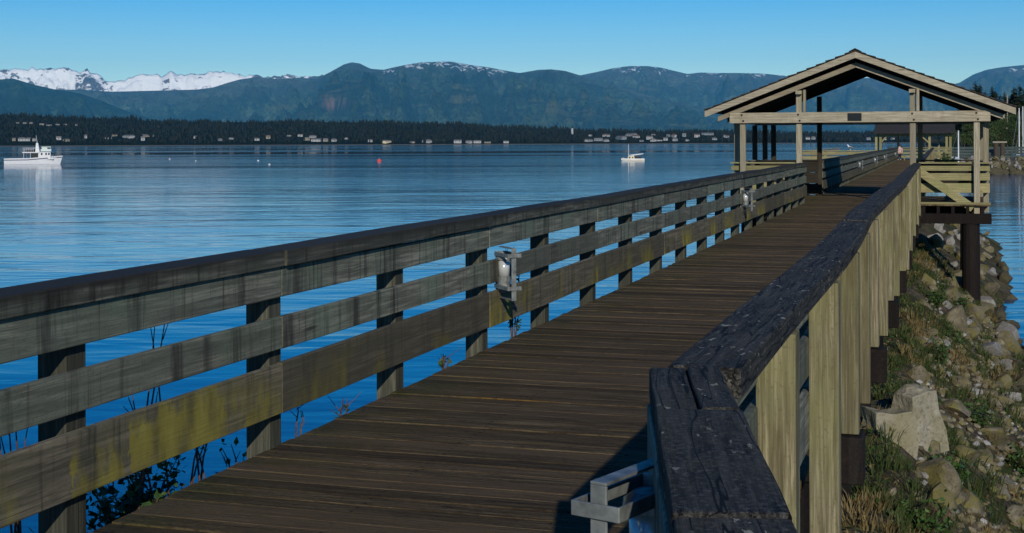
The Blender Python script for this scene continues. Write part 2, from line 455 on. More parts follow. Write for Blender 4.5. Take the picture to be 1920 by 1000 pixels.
def mountain_mat(name, base_a, base_b, snow=1.0, bump=1.0, amp=.5):
    t = NT(name, .95, .05)
    v = t.new("NewGeometry").outputs["Position"]
    n = t.noise(t.map(v, (.00055, .00055, .002)), 1.0, 7, .62)
    f = t.noise(t.map(v, (.007, .007, .013)), 1.0, 5, .65)
    c = t.ramp(n, [(.36, tuple(x * .6 for x in base_a)), (.5, base_b), (.64, tuple(x * 2.8 for x in base_b))])
    c = t.mix(t.ramp(f, [(.36, .9), (.56, 0.0)]), c, tuple(x * .45 for x in base_a))
    cut = t.noise(t.map(v, (.0004, .0002, .0042)), 1.0, 4, .6, .3)
    c = t.mix(t.math('MULTIPLY', t.ramp(cut, [(.56, 0.0), (.66, .8)]), t.attr("cut")), c, (.15, .15, .06))
    c = t.mix(t.attr("bare"), c, (.42, .22, .15))
    rk = t.noise(t.map(v, (.002, .002, .004)), 1.0, 5, .7)
    c = t.mix(t.math('MULTIPLY', t.attr("rock"), t.ramp(rk, [(.35, .2), (.6, 1.0)])), c, (.15, .12, .12))
    sn = t.noise(t.map(v, (.0032, .0032, .0056)), 1.0, 6, .68)
    sa = t.attr("snow")
    sm = t.math('ADD', sa, t.math('MULTIPLY', t.math('MULTIPLY', t.math('SUBTRACT', sn, .5), 6 * amp), t.ramp(sa, [(.0, 0.0), (.12, 1.0)])))
    c = t.mix(t.ramp(sm, [(.47, 0.0), (.56, snow)]), c, (.96, .94, .90))
    t.bump(t.math('ADD', f, n), bump, 190)
    return t.color(c)

def ridge(name, pts, Yr, Yf, x0, x1, mat, base_y=None, step=4, rows=46, rough=.16, seed=0, attrs=None, jag=0.0):
    """a range of hills: skyline traced, real depth from its foot at Yf to its crest at Yr and down again behind"""
    xs = np.arange(x0, x1 + step, step)
    V, att = [], {k: [] for k in ("snow", "cut", "bare", "rock")}
    nb = 5
    for j in range(rows + nb):
        t = j / (rows - 1)
        Y = Yf + (Yr - Yf) * t
        for x in xs:
            y = interp(pts, x)
            H = (hor(x) - y) * Yr / F + CZ
            q = Vector((x * .011 + seed * 7.3, t * 2.6, seed))
            rd = mnoise.ridged_multi_fractal(q * 1.4, 1.0, 2.1, 5, 1.0, 2.0, noise_basis='PERLIN_ORIGINAL') * .5
            fb = mnoise.fractal(q * 2.7, .9, 2.0, 5, noise_basis='PERLIN_ORIGINAL')
            if t <= 1:
                z = H * (.10 * t + .90 * t ** 1.25) + H * rough * (rd - .55 + .8 * fb) * math.sin(math.pi * min(1, t)) ** .8
                z += H * jag * mnoise.fractal(Vector((x * .09, 3.1 + seed, t * 3)), .8, 2.0, 4, noise_basis='PERLIN_ORIGINAL') * t ** 6
                z *= min(1, t * 8)
                lim = CZ + (hor(x) - y) * Y / F      # nothing before the crest stands above the skyline
                z = min(z, lim * (1 + .0 * t)) if t < .999 else z
            else:
                z = H * (1 - (t - 1) * 5)
            X = (x - 960) / F * Y
            V.append((X, Y, z - 2))
            a = attrs(x, t, z / max(H, 1), rd, hor(x) - (z - CZ) * F / Y) if attrs else {}
            for k in att: att[k].append(a.get(k, 0.0))
    n = len(xs)
    Fc = [(j * n + i, j * n + i + 1, (j + 1) * n + i + 1, (j + 1) * n + i) for j in range(rows + nb - 1) for i in range(n - 1)]
    me = bpy.data.meshes.new(name)
    me.from_pydata(V, [], Fc)
    me.materials.append(mat)
    me.polygons.foreach_set("use_smooth", [True] * len(me.polygons))
    for k, vals in att.items():
        me.attributes.new(k, 'FLOAT', 'POINT').data.foreach_set("value", vals)
    o = bpy.data.objects.new(name, me); col.objects.link(o)
    return structure(o)

GLAC = [(-160, 140), (-60, 134), (0, 131), (30, 130), (118, 128), (128, 127), (138, 132), (152, 136), (163, 131), (175, 137), (190, 142), (198, 152), (206, 154), (222, 150), (235, 152), (245, 145), (262, 139), (280, 139), (302, 143), (312, 139), (322, 134), (332, 140), (360, 139), (385, 138), (405, 134), (425, 135), (440, 138), (452, 142), (475, 141), (500, 145), (535, 141), (560, 143), (610, 143), (660, 150)]
BLUE = [(-160, 175), (60, 170), (150, 168), (210, 172), (300, 170), (370, 168), (400, 164), (425, 156), (450, 149), (480, 145), (520, 148), (560, 146), (600, 148), (660, 150), (720, 165)]
LEFT = [(-200, 158), (-60, 155), (0, 149), (25, 147), (60, 158), (100, 167), (150, 175), (185, 187), (215, 199), (240, 209), (270, 218), (330, 240)]
MAIN = [(380, 235), (450, 212), (500, 190), (540, 172), (575, 155), (600, 145), (620, 135), (645, 121), (660, 117), (675, 119), (695, 129), (720, 131), (740, 126), (765, 121), (790, 117), (820, 116), (845, 115), (865, 119), (890, 123), (915, 126), (945, 132), (975, 137), (1010, 131), (1035, 130), (1060, 133), (1090, 142), (1150, 160), (1220, 180), (1300, 197), (1380, 212), (1470, 225), (1600, 240)]
FAR = [(980, 160), (1060, 148), (1095, 140), (1120, 135), (1150, 128), (1180, 124), (1215, 124), (1240, 127), (1265, 133), (1290, 139), (1310, 136), (1345, 137), (1380, 137), (1430, 138), (1470, 142), (1530, 152), (1600, 147), (1640, 146), (1700, 158), (1760, 166), (1800, 155), (1825, 140), (1850, 131), (1880, 126), (1920, 122), (2000, 120), (2100, 135)]
ms_snow = mountain_mat("glacier_range_surface", (.05, .055, .06), (.10, .10, .11), 1.0, .4, .47)
ms_for = mountain_mat("forested_mountain_surface", (.016, .030, .018), (.044, .066, .028))
ms_hill = mountain_mat("forested_hill_surface", (.014, .032, .016), (.030, .054, .022))
ridge("mountains", GLAC, 34500, 32400, -160, 660, ms_snow, step=3, seed=1, rough=.30, jag=.035,
      attrs=lambda x, t, h, rd, fb: {"snow": min(1, max(0, (h - .62) * 5.0)) * (1.0 - .6 * max(0, min(1, (rd - .60) * 3.5))) * (.62 if 140 < x < 215 else .55 if x > 470 else 1), "rock": 1.0})
ridge("mountains", BLUE, 32000, 25000, -160, 720, ms_for, seed=2, rough=.4,
      attrs=lambda x, t, h, rd, fb: {"rock": max(0, min(1, (h - .55) * 1.6)) * .8, "cut": .3})
ridge("mountains", LEFT, 25000, 18000, -200, 330, ms_hill, seed=3, rough=.34, attrs=lambda x, t, h, rd, fb: {"cut": .3})
def main_attr(x, t, h, rd, fb):
    s = 0.0
    if 715 < x < 960: s = max(0, (h - .80) * 2.6) * (1 if 770 < x < 945 else .75)
    bare = math.exp(-((x - 628) / 18) ** 2 - ((fb - 195 + (x - 628) * .08) / 4.5) ** 2) + .6 * math.exp(-((x - 612) / 8) ** 2 - ((fb - 183) / 3) ** 2)
    return {"snow": min(s, .46), "bare": min(1, bare * 1.3), "rock": max(0, (h - .7) * 1.5), "cut": 1.0}
ridge("mountains", MAIN, 31500, 19000, 380, 1600, ms_for, seed=4, rough=.42, rows=110, attrs=main_attr)
ridge("mountains", FAR, 37000, 28000, 980, 2100, ms_for, seed=5, rough=.4,
      attrs=lambda x, t, h, rd, fb: {"snow": min(.36, max(0, (h - .84) * 2.4)) * (1 if (1140 < x < 1260 or 1280 < x < 1470 or x > 1890) else .3), "rock": max(0, (h - .55) * 1.8), "cut": .7})

# far shore: a low wooded rise
D0 = 3000.0
FTOP = [(-200, 207), (0, 208), (60, 210), (120, 213), (250, 216), (290, 221), (500, 222), (700, 222), (860, 226), (930, 231), (1040, 234), (1080, 238), (1200, 240), (1370, 241), (1500, 243), (1700, 244), (2000, 240), (2200, 240)]
TREE = 13.0
def shore_z(x, Y):
    H = max(2.0, (hor(x) - interp(FTOP, x)) * 3800 / F + CZ - TREE)
    t = min(1, max(0, (Y - D0) / 800))
    z = H * (t ** .8) * (1 + .10 * mnoise.noise(Vector((x * .01, Y * .002, 1))))
    if Y > 3800: z = H
    return min(z, H) + min(1.6, max(0, (Y - D0) * .08))
xs = np.arange(-220, 2180, 12); Ys = np.concatenate([[D0 - 30], np.linspace(D0, 3900, 30), [4400, 5600, 9000, 15500]])
V = []
for Y in Ys:
    for x in xs:
        V.append(((x - 960) / F * Y, Y, shore_z(x, Y) if Y >= D0 else -1.0))
n = len(xs)
m = MB(); m.add(V, [(j * n + i, j * n + i + 1, (j + 1) * n + i + 1, (j + 1) * n + i) for j in range(len(Ys) - 1) for i in range(n - 1)])
shore_mat = NT("far_shore_ground", .95, .05)
zc = shore_mat.sep(shore_mat.new("NewGeometry").outputs["Position"])[2]
structure(m.build("hills", shore_mat.color(shore_mat.mix(shore_mat.ramp(shore_mat.math('MULTIPLY', zc, .1), [(.10, 0.0), (.2, 1.0)]), (.15, .14, .11), (.006, .010, .005))), smooth=True))

def place_on_shore(x, y):                      # the point of the far shore that shows at photo pixel (x, y)
    for Y in np.arange(D0 + 6, 3800, 6):
        z = shore_z(x, Y)
        if hor(x) - (z - CZ) * F / Y <= y: break
    return Vector(((x - 960) / F * Y, Y, z))

HOUSES = []                                    # x, y of the foot, width px, height px, wall, roof, what it looks like
def H(x, y, wp, hp, wall='wallwhite', roof='roofgrey', label=None): HOUSES.append((x, y, wp, hp, wall, roof, label))
for x, wp in ((33, 8), (46, 9), (58, 8), (78, 12), (92, 14), (108, 10), (120, 11), (143, 6)): H(x, 235 - (x < 60) * 3 + (x % 3) * .7, wp * .7, 2.6 + (x % 4) * .4, ('walltan', 'wallblue')[x % 2], ('roofgrey', 'roofbrown')[x % 2], 'small dim house in the row high on the wooded left hill')
H(26, 265, 6, 6, 'walltan', 'roofgrey', 'tan cabin at the shore, leftmost behind the white fishing boat')
H(45, 265, 22, 7, 'wallwhite', 'roofgrey', 'long white shore house with grey roof behind the fishing boat stern')
H(64, 265, 6, 6, 'wallwhite', 'roofgrey', 'small white shed by the shore beside the fishing boat mast')
H(110, 263, 9, 7, 'wallwhite', 'roofgrey', 'white house on the shore just right of the fishing boat mast')
H(121, 266, 14, 5, 'walltan', 'roofgrey', 'low tan house on the shore right of the fishing boat')
H(160, 260, 6, 7, 'wallwhite', 'roofgrey', 'lone small white house standing alone above the left shore')
H(203, 261, 12, 5, 'wallwhite', 'roofgrey', 'white bungalow left of the long low shore building')
H(236, 259, 26, 6, 'wallwhite', 'roofgrey', 'long low pale building with grey roof on the left shore')
H(216, 256, 9, 4, 'walltan', 'roofbrown', 'brown roofed house just above the long low shore building')
H(268, 264, 7, 8, 'wallwhite', 'roofgrey', 'tall narrow white house at the water right of the long building')
H(280, 257, 20, 5, 'walltan', 'roofgrey', 'tan house with wide grey roof half hidden in shore trees')
H(366, 260, 6, 5, 'wallwhite', 'roofgrey', 'tiny white cottage in the dark woods above the white buoys')
H(411, 265, 7, 5, 'wallblue', 'roofgrey', 'small grey shed in the dark woods at the water')
H(435, 262, 7, 4, 'wallwhite', 'roofgrey', 'small white cottage right of the grey shed in the woods')
H(484, 264, 13, 5, 'wallwhite', 'roofgrey', 'bright white house left of the central shore village')
H(503, 261, 8, 7, 'walltan', 'roofbrown', 'brownish tall house left of the central shore village')
for i, (x, y, wp, hp) in enumerate(((540, 256, 7, 3), (563, 257, 9, 5), (575, 264, 12, 6), (588, 259, 12, 5), (592, 266, 18, 6), (610, 266, 9, 6), (628, 266, 9, 6), (652, 262, 6, 4))):
    H(x, y, wp, hp, ('wallwhite', 'walltan')[i % 3 == 2], 'roofgrey', 'small pale house in the village cluster at the middle of the far shore')
H(694, 267, 8, 5, 'wallwhite', 'roofgrey', 'small white shore house at the right end of the village')
H(729, 268, 18, 5, 'cream', 'roofgrey', 'long cream coloured house at the water above the red buoy')
H(770, 268, 12, 2.5, 'walltan', 'roofgrey', 'very low tan boathouse on the beach right of the red buoy')
H(798, 268, 17, 6, 'wallwhite', 'roofgrey', 'white waterfront house standing alone against black woods')
H(858, 268.5, 14, 6, 'wallwhite', 'roofgrey', 'brightest white waterfront house, first of three evenly spaced')
H(877, 268.5, 12, 5, 'wallwhite', 'roofgrey', 'white waterfront house, middle of three evenly spaced')
H(895, 268.5, 14, 5, 'wallwhite', 'roofgrey', 'white waterfront house, last of three evenly spaced')
H(914, 268.5, 12, 3, 'walltan', 'roofgrey', 'low tan shed right of the three waterfront houses')
H(949, 268.5, 10, 4, 'wallwhite', 'roofgrey', 'small pale house alone at the dark wooded point')
town = [(1107, 266, 18, 5), (1109, 256, 6, 4), (1122, 265, 16, 6), (1135, 257, 13, 6), (1140, 266, 12, 5), (1160, 262, 22, 7), (1180, 256, 22, 6), (1195, 259, 14, 6), (1203, 266, 8, 3), (1218, 262, 12, 7), (1226, 266, 10, 6), (1225, 254, 8, 3), (1235, 265, 14, 3), (1248, 264, 8, 6), (1252, 257, 6, 5), (1262, 258, 10, 7), (1268, 265, 10, 6), (1283, 257, 7, 7), (1291, 265, 9, 4), (1307, 258, 10, 7), (1327, 254, 22, 5), (1342, 263, 9, 5), (1356, 258, 8, 5), (1364, 259, 7, 5), (1515, 262, 8, 5), (1524, 262, 6, 6), (1629, 263, 8, 5), (1659, 263, 7, 4), (1672, 262, 6, 4)]
for i, (x, y, wp, hp) in enumerate(town):
    big = {(1180, 256): 'large white building with flat roof in the middle of the far town', (1327, 254): 'long white building highest in the right end of the far town', (1235, 265): 'bright white low shed at the water in the far town'}.get((x, y))
    H(x, y, wp, hp, ('wallwhite', 'wallwhite', 'wallblue')[i % 3], ('roofgrey', 'roofbrown')[i % 4 == 3], big or ('pale house among the houses of the far town left of the shelter' if x < 1400 else 'pale house on the far shore seen through the shelter'))

def house(x, y, wp, hp, wall, roof, label):
    p = place_on_shore(x, y)
    k = p.y / F
    W, Hh = wp * k, hp * k
    Dp = max(6, W * .5)
    rf = Hh * .38
    m = MB()
    m.box(-W / 2, W / 2, 0, Dp, -3, Hh - rf, 0)
    e = W * .03
    m.prism([(-.6, Hh - rf), (Dp / 2, Hh), (Dp + .6, Hh - rf)], 0, -W / 2 - e, W / 2 + e, 1)
    nw = max(1, int(W / 6))
    for i in range(nw):
        cx = -W / 2 + (i + .5) * W / nw
        m.box(cx - .9, cx + .9, -.08, .02, (Hh - rf) * .3, (Hh - rf) * .75, 2)
    o = m.build("house", [M[wall], M[roof], M['glass']], loc=p)
    o.rotation_euler.z = random.choice((random.uniform(-.3, .3), random.uniform(-.3, .3), random.uniform(.6, 1.1), -random.uniform(.6, 1.1)))
    groups = label if label.startswith(('small dim house in', 'small pale house in', 'pale house')) else None
    return tag(o, label, "house", groups and {"small dim house in": "houses high on the left hill", "small pale house in": "houses of the shore village"}.get(label[:18].strip(), {"small dim house in": 1}.get(label, "houses of the far town") if 'town' in label else "houses seen through the shelter" if 'shelter' in label else "houses of the shore village" if 'village' in label else "houses high on the left hill"))
for h in HOUSES: house(*h)
p = place_on_shore(1073, 252)
k = p.y / F
m = MB(); m.tube([(0, 0, -4), (0, 0, 8 * k), (0, 0, 10.5 * k)], [2.2 * k, 2.2 * k, 2.0 * k], 14); m.tube([(0, 0, 10.5 * k), (0, 0, 11.5 * k)], [2.2 * k, .4 * k], 14)
tag(m.build("water_tower", M['wallwhite'], loc=p), "narrow white tower rising alone above the far woods", "tower")

# the wood of the far shore: one mass of conifers
occupied = [(h[0] - h[2] / 2 - 1, h[0] + h[2] / 2 + 1, h[1] - h[3], h[1]) for h in HOUSES]
tv, tf = [], []
nt = 0
for _ in range(14000):
    x = random.uniform(-200, 2150)
    Y = D0 + 20 + 860 * random.random() ** 1.2
    z = shore_z(x, Y)
    cl = mnoise.noise(Vector((x * .035, Y * .004, 6)))
    ht = random.uniform(5, 10.5) * (1 + .45 * cl) * (1.35 if random.random() < .12 else 1)
    rnd_top = random.random() < .38 and Y < D0 + 420
    yb = hor(x) - (z - CZ) * F / Y; yt = hor(x) - (z + ht - CZ) * F / Y
    r = ht * (random.uniform(.32, .5) if rnd_top else random.uniform(.15, .27))
    rp = r * F / Y
    if any(x + rp > o[0] and x - rp < o[1] and yt < o[3] - 1.8 and yb > o[3] - .2 for o in occupied): continue
    X = (x - 960) / F * Y
    o = len(tv); s = 6; ph = random.random() * 6
    for zz, rr in (((-1, r * .6), (ht * .4, r), (ht * .82, r * .72)) if rnd_top else ((-1, r * .8), (ht * .22, r), (ht * .6, r * .55))):
        for q in range(s):
            a = ph + q * 6.283 / s
            jr = rr * random.uniform(.75, 1.25)
            tv.append((X + jr * math.cos(a), Y + jr * math.sin(a), z + zz + random.uniform(-.6, .6)))
    tv.append((X, Y, z + ht))
    for lv in range(2):
        for q in range(s): tf.append((o + lv * s + q, o + lv * s + (q + 1) % s, o + (lv + 1) * s + (q + 1) % s, o + (lv + 1) * s + q))
    for q in range(s): tf.append((o + 2 * s + q, o + 2 * s + (q + 1) % s, o + 3 * s))
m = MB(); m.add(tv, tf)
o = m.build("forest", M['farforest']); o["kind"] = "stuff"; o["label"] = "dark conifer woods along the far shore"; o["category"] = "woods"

# ------------------------------------------------------------------ near bank
def bank_z(a, b):                              # over the deck level
    f = mnoise.fractal(Vector((a * .55, b * .55, 2.0)), .9, 2.0, 4, noise_basis='PERLIN_ORIGINAL')
    edge = 5.15 + .35 * mnoise.noise(Vector((a * .11, 4.2, 0))) + .040 * max(0, min(a, 66) - 42)
    if b >= 2.9:
        t = (b - 2.9) / (edge - 2.9)
        z = -1.42 - 1.93 * t
    elif b >= 0: z = -1.42 - .05 * math.sin(b)
    else: z = -1.42 + .9 * b
    fade = max(0.0, (a - 70) / 12)
    return z + .16 * f - fade * .6
A = np.concatenate([np.arange(-6, 60, .35), np.arange(60, 92, 1.0)]); B = np.concatenate([np.arange(-4.5, 2.4, .5), np.arange(2.4, 9.5, .22)])
V = [tuple(P(a, b, max(bank_z(a, b), -5.2))) for a in A for b in B]
n = len(B)
m = MB(); m.add(V, [(i * n + j, i * n + j + 1, (i + 1) * n + j + 1, (i + 1) * n + j) for i in range(len(A) - 1) for j in range(n - 1)])
structure(m.build("embankment_terrain", M['ground'], smooth=True))

def rock_mesh(seed, flat=.7, cuts=9, sub=2):
    rnd = random.Random(seed)
    bm = bmesh.new(); bmesh.ops.create_icosphere(bm, subdivisions=sub, radius=.5)
    for v in bm.verts: v.co *= 1 + .10 * mnoise.noise(v.co * 2.4 + Vector((seed * 3.1, 0, 0)))
    for _ in range(cuts):
        nn = Vector((rnd.gauss(0, 1), rnd.gauss(0, 1), rnd.gauss(0, .8))).normalized(); d = rnd.uniform(.20, .38)
        for v in bm.verts:
            e = v.co.dot(nn) - d
            if e > 0: v.co -= nn * e
    sx, sy = rnd.uniform(.85, 1.3), rnd.uniform(.75, 1.1)
    for v in bm.verts: v.co = Vector((v.co.x * sx, v.co.y * sy, v.co.z * flat))
    me = bpy.data.meshes.new("rock"); bm.to_mesh(me); bm.free()
    return me
ROCKS = []
for i in range(12):
    me = rock_mesh(i + 1, random.Random(i).uniform(.55, .95), 9 + i % 4, 3 if i < 8 else 2)
    me.materials.append(M['rock_pale'] if i in (2, 7) else M['rock_wet'] if i >= 10 else M['rock'])
    ROCKS.append(me)
placed = []
def put_rock(a, b, s, mesh=None, label=None, sink=.18, group="riprap rocks on the bank"):
    z = bank_z(a, b)
    i = random.choice(range(10)) if mesh is None else mesh
    if z < -3.12: i = 10 + random.randrange(2)
    o = bpy.data.objects.new("rock", ROCKS[i]); col.objects.link(o)
    o.location = P(a, b, z + s * (.30 - sink)); o.scale = (s, s, s * random.uniform(.8, 1.15))
    o.rotation_euler = (random.uniform(-.4, .4), random.uniform(-.4, .4), random.uniform(0, 6.28))
    if label is None:
        label = ("dark wet rock lying at the foot of the bank near the waterline" if i >= 10 else
                 "pale grey rock lying in the riprap of the bank" if i in (2, 7) else "tan grey rock lying in the riprap of the bank")
    tag(o, label, "rock", group)
    placed.append((a, b, s))
    return o
count = 0
tries = 0
while count < 292 and tries < 6000:
    tries += 1
    a = 11 + 30 * random.random() ** 1.15 if random.random() < .8 else random.uniform(40, 72)
    b = 3.1 + 2.7 * random.random() ** .75
    if b - 3 > (a - 6) * .26: continue          # outside the frame
    s = random.choice([.2, .24, .28, .32, .36, .42, .5, .6]) * (1 if a < 30 else 1.35)
    if s < .3 and a > 34: continue
    if any((a - q[0]) ** 2 + (b - q[1]) ** 2 < (.33 * (s + q[2])) ** 2 for q in placed): continue
    if mnoise.noise(Vector((a * .45, b * .7, 9))) < -.18 and random.random() < .8 and b < 4.6: continue
    put_rock(a, b, s); count += 1
# small stones between the rocks
sm = MB()
tiny = [rock_mesh(40 + i, .7, 5, 1) for i in range(4)]
tvv = [[v.co.copy() for v in t.vertices] for t in tiny]; tff = [[tuple(p.vertices) for p in t.polygons] for t in tiny]
for _ in range(5200):
    a = 9 + 34 * random.random() ** 1.2; b = 3.0 + 2.7 * random.random() ** .8
    if b - 3 > (a - 5) * .27: continue
    if mnoise.noise(Vector((a * .45, b * .7, 9))) < -.1 and random.random() < .75: continue
    s = random.uniform(.04, .15); i = random.randrange(4)
    q = Matrix.Rotation(random.random() * 6, 3, 'Z') @ Matrix.Rotation(random.random(), 3, 'X')
    p = P(a, b, bank_z(a, b) + s * .15)
    sm.add([p + q @ (v * s) for v in tvv[i]], tff[i], 2 if bank_z(a, b) < -3.05 else random.choice((0, 0, 0, 0, 0, 1)))
o = sm.build("gravel", [M['rock'], M['rock_pale'], M['rock_wet']]); o["kind"] = "stuff"

def grass_patch(name, mat, n, lo, hi, thresh, seed, blades=26):
    g = MB(); rnd = random.Random(seed)
    for _ in range(n):
        a = 8.5 + 36 * rnd.random() ** 1.25; b = 2.7 + 2.6 * rnd.random() ** 1.25
        if mnoise.noise(Vector((a * .45, b * .7, 9 if seed == 1 else 17))) > thresh: continue
        c = P(a, b, bank_z(a, b) - .02)
        hh = rnd.uniform(lo, hi)
        for _ in range(blades):
            an = rnd.random() * 6.283; le = rnd.uniform(.15, .75) * hh; r0 = rnd.random() * .13
            p = c + Vector((math.cos(an) * r0, math.sin(an) * r0, 0))
            d = Vector((math.cos(an) * le, math.sin(an) * le, hh * rnd.uniform(.5, 1)))
            sdv = Vector((-math.sin(an), math.cos(an), 0)) * rnd.uniform(.004, .009)
            md = p + d * .5 + Vector((0, 0, hh * .14))
            g.add([p - sdv, p + sdv, md + sdv * .8, md - sdv * .8, p + d], [(0, 1, 2, 3), (3, 2, 4)])
    o = g.build(name, mat); o["kind"] = "stuff"
grass_patch("grass", M['grass'], 1500, .08, .24, .12, 1)
grass_patch("dry_grass", M['drygrass'], 1050, .07, .22, -.02, 2)

gc = MB(); rnd = random.Random(77)
for _ in range(15000):                        # matted low leaves and litter
    a = 8.5 + 38 * rnd.random() ** 1.25; b = 2.6 + 2.9 * rnd.random() ** 1.2
    k = mnoise.noise(Vector((a * .45, b * .7, 9)))
    if k > .16 or rnd.random() < .2 + k: continue
    c = P(a, b, bank_z(a, b) + rnd.uniform(0, .09))
    u = Vector((rnd.gauss(0, 1), rnd.gauss(0, 1), rnd.gauss(0, .6))).normalized() * rnd.uniform(.015, .04)
    v = u.cross(Vector((rnd.gauss(0, .5), rnd.gauss(0, .5), 1))).normalized() * u.length * .5
    gc.add([c - u, c - u * .2 + v, c + u, c - u * .2 - v], [(0, 1, 2), (0, 2, 3)], 1 if rnd.random() < .42 else 0)
o = gc.build("ground_cover", [M['leaf'], M['drygrass']]); o["kind"] = "stuff"

# concrete footings and loose pieces on the bank
def chunk(name, x, y, z, w_, d_, h_, rz, tilt, label, cat, mat, taper=.75, seed=0):
    c = on_level(x, y, DECK + z)
    rnd = random.Random(seed)
    bm = bmesh.new(); bmesh.ops.create_cube(bm, size=1.0)
    bmesh.ops.subdivide_edges(bm, edges=bm.edges[:], cuts=5, use_grid_fill=True)
    for v in bm.verts:
        k = 1 - (1 - taper) * (v.co.z + .5)
        v.co = Vector((v.co.x * w_ * k, v.co.y * d_ * k, v.co.z * h_))
        v.co += v.co.normalized() * .05 * mnoise.fractal(v.co * 4 + Vector((seed, 0, 0)), .8, 2, 4, noise_basis='PERLIN_ORIGINAL')
    me = bpy.data.meshes.new(name); bm.to_mesh(me); bm.free(); me.materials.append(mat)
    o = bpy.data.objects.new(name, me); col.objects.link(o); o.location = c + Vector((0, 0, h_ * .5)); o.rotation_euler = (tilt[0], tilt[1], rz)
    b_ = o.modifiers.new("bevel", 'BEVEL'); b_.width = .012; b_.segments = 2; b_.limit_method = 'ANGLE'
    return tag(o, label, cat)
chunk("concrete_block", 1716, 850, -1.80, .52, .42, .72, .5, (.12, -.18), "large pale concrete slab tilted on the bank beside the boardwalk posts", "concrete block", M['concrete'], .72, 1)
chunk("concrete_footing", 1662, 880, -1.80, .50, .40, .62, .2, (0, .05), "square tan concrete footing under the boardwalk edge, left of the tilted slab", "footing", M['concrete'], .9, 2)
for x, y, z, s, i, lb in ((1815, 735, -2.2, .5, 7, "big pale grey boulder on the bank straight below the white plank"), (1858, 920, -2.35, .46, 4, "large rounded tan boulder near the lower right corner of the bank"),
                          (1760, 585, -2.0, .7, 2, "tall white boulder half buried beside the dark shelter pile"), (1855, 655, -2.6, .75, 7, "flat pale boulder on the bank right below the shelter pile"),
                          (1720, 510, -1.7, 1.0, 3, "biggest brown boulder against the boardwalk posts up the bank"), (1750, 455, -1.7, .9, 2, "white boulder high on the bank just under the shelter beam")):
    c = on_level(x, y, DECK + z)
    o = bpy.data.objects.new("boulder", ROCKS[i]); col.objects.link(o); o.location = c; o.scale = (s, s, s * .9); o.rotation_euler = (.2, -.2, x * .7)
    tag(o, lb, "boulder")
c = on_level(1817, 780, DECK - 2.15)
m = MB(); m.bar((-.13, 0, 0), (.13, .02, .02), .06, .03)
o = m.build("driftwood_plank", M['wallwhite'], loc=c); o.rotation_euler = (0, -.05, .1); tag(o, "short bleached white plank lying in grass on the bank", "plank")

# ------------------------------------------------------------------ boardwalk
def right_edge(a): return 2.80 if a > 4.55 else 2.80 + .2354 * (4.55 - a)
walk = pier_thing("boardwalk", "long brown plank boardwalk running from the foreground to the far shelter", "boardwalk")
def planks(a0, a1, lo, hi, name="deck", parent=None, pitch=.145, seed=5):
    m = MB(); rnd = random.Random(seed)
    i0, i1 = int(math.floor(a0 / pitch)), int(math.ceil(a1 / pitch))
    for i in range(i0, i1):
        x0, x1 = i * pitch + .003, (i + 1) * pitch - .003
        zt = rnd.uniform(-.004, .003)
        l, r = lo(x0), hi(x0)
        e0, e1 = rnd.uniform(-.012, .004), rnd.uniform(-.01, .01)
        n_ = 4 if x0 < 14 else 1
        ys = [-(l + e0) + ((l + e0) - (r + e1)) * k / n_ for k in range(n_ + 1)]
        tz = [zt + rnd.uniform(-.002, .002) for _ in ys]
        ch = .003
        for k in range(n_):
            y0, y1 = ys[k], ys[k + 1]
            z0, z1 = tz[k], tz[k + 1]
            prof = lambda y, z: [(x0, y, -.04), (x1, y, -.04), (x1, y, z - ch), (x1 - ch, y, z), (x0 + ch, y, z), (x0, y, z - ch)]
            A_, B_ = prof(y0, z0), prof(y1, z1)
            fs = [(q, (q + 1) % 6, 6 + (q + 1) % 6, 6 + q) for q in range(6)]
            if k == 0: fs.append((0, 1, 2, 3, 4, 5))
            if k == n_ - 1: fs.append((11, 10, 9, 8, 7, 6))
            m.add(A_ + B_, fs)
    return m.build(name, M['deck'], parent)
planks(-4, 126, lambda a: -.004, right_edge, "deck", walk)
for bb in (.05, 1.0, 1.9, 2.72):
    m = MB(); m.box(4.6, 126, -bb - .05, -bb + .05, -.113, -.045); m.build("stringer", M['creosote'], walk)
STEP = 1.788
S0 = 5.98
for k in range(-1, 12):
    a = S0 + 2 * STEP * k
    m = MB(); m.box(a - .12, a + .12, -3.005, -.02, -.40, -.116); m.build("pile_cap", M['creosote'], walk, bevel=.01)
    for bb in (.5, 2.55):
        m = MB(); m.tube([(a, -bb, -3.5), (a, -bb, -.405)], [.17, .15], 12); m.build("pile", M['creosote'], walk, smooth=False)

# cap and post wander of the old right railing
def wob(a): return float(np.interp(a, [3, 6, 8.5, 10, 12.5, 16, 18.5, 21, 26, 34, 60], [0, 0, .022, .01, -.035, -.028, .0, .022, .01, 0, 0]))
def wobz(a, s): return .012 * mnoise.noise(Vector((a * .35, s, 0)))

def rail_section(m, a0, a1, b0, b1, z0, z1, wobble=None, seed=0, n=None, skew=0.0):
    n = n or max(1, int((a1 - a0) / .45))
    st = [a0 + (a1 - a0) * i / n for i in range(n + 1)]
    vs = []
    for a in st:
        wv = wobble(a) if wobble else 0.0
        dz = wobz(a, seed)
        vs += [(a, -(b0 + wv), z0 + dz), (a, -(b1 + wv), z0 + dz), (a, -(b1 + wv), z1 + dz), (a, -(b0 + wv), z1 + dz)]
    fs = [(0, 1, 2, 3)] + [(i * 4 + q, i * 4 + (q + 1) % 4, (i + 1) * 4 + (q + 1) % 4, (i + 1) * 4 + q) for i in range(n) for q in range(4)] + [tuple(n * 4 + q for q in (3, 2, 1, 0))]
    m.add(vs, fs)

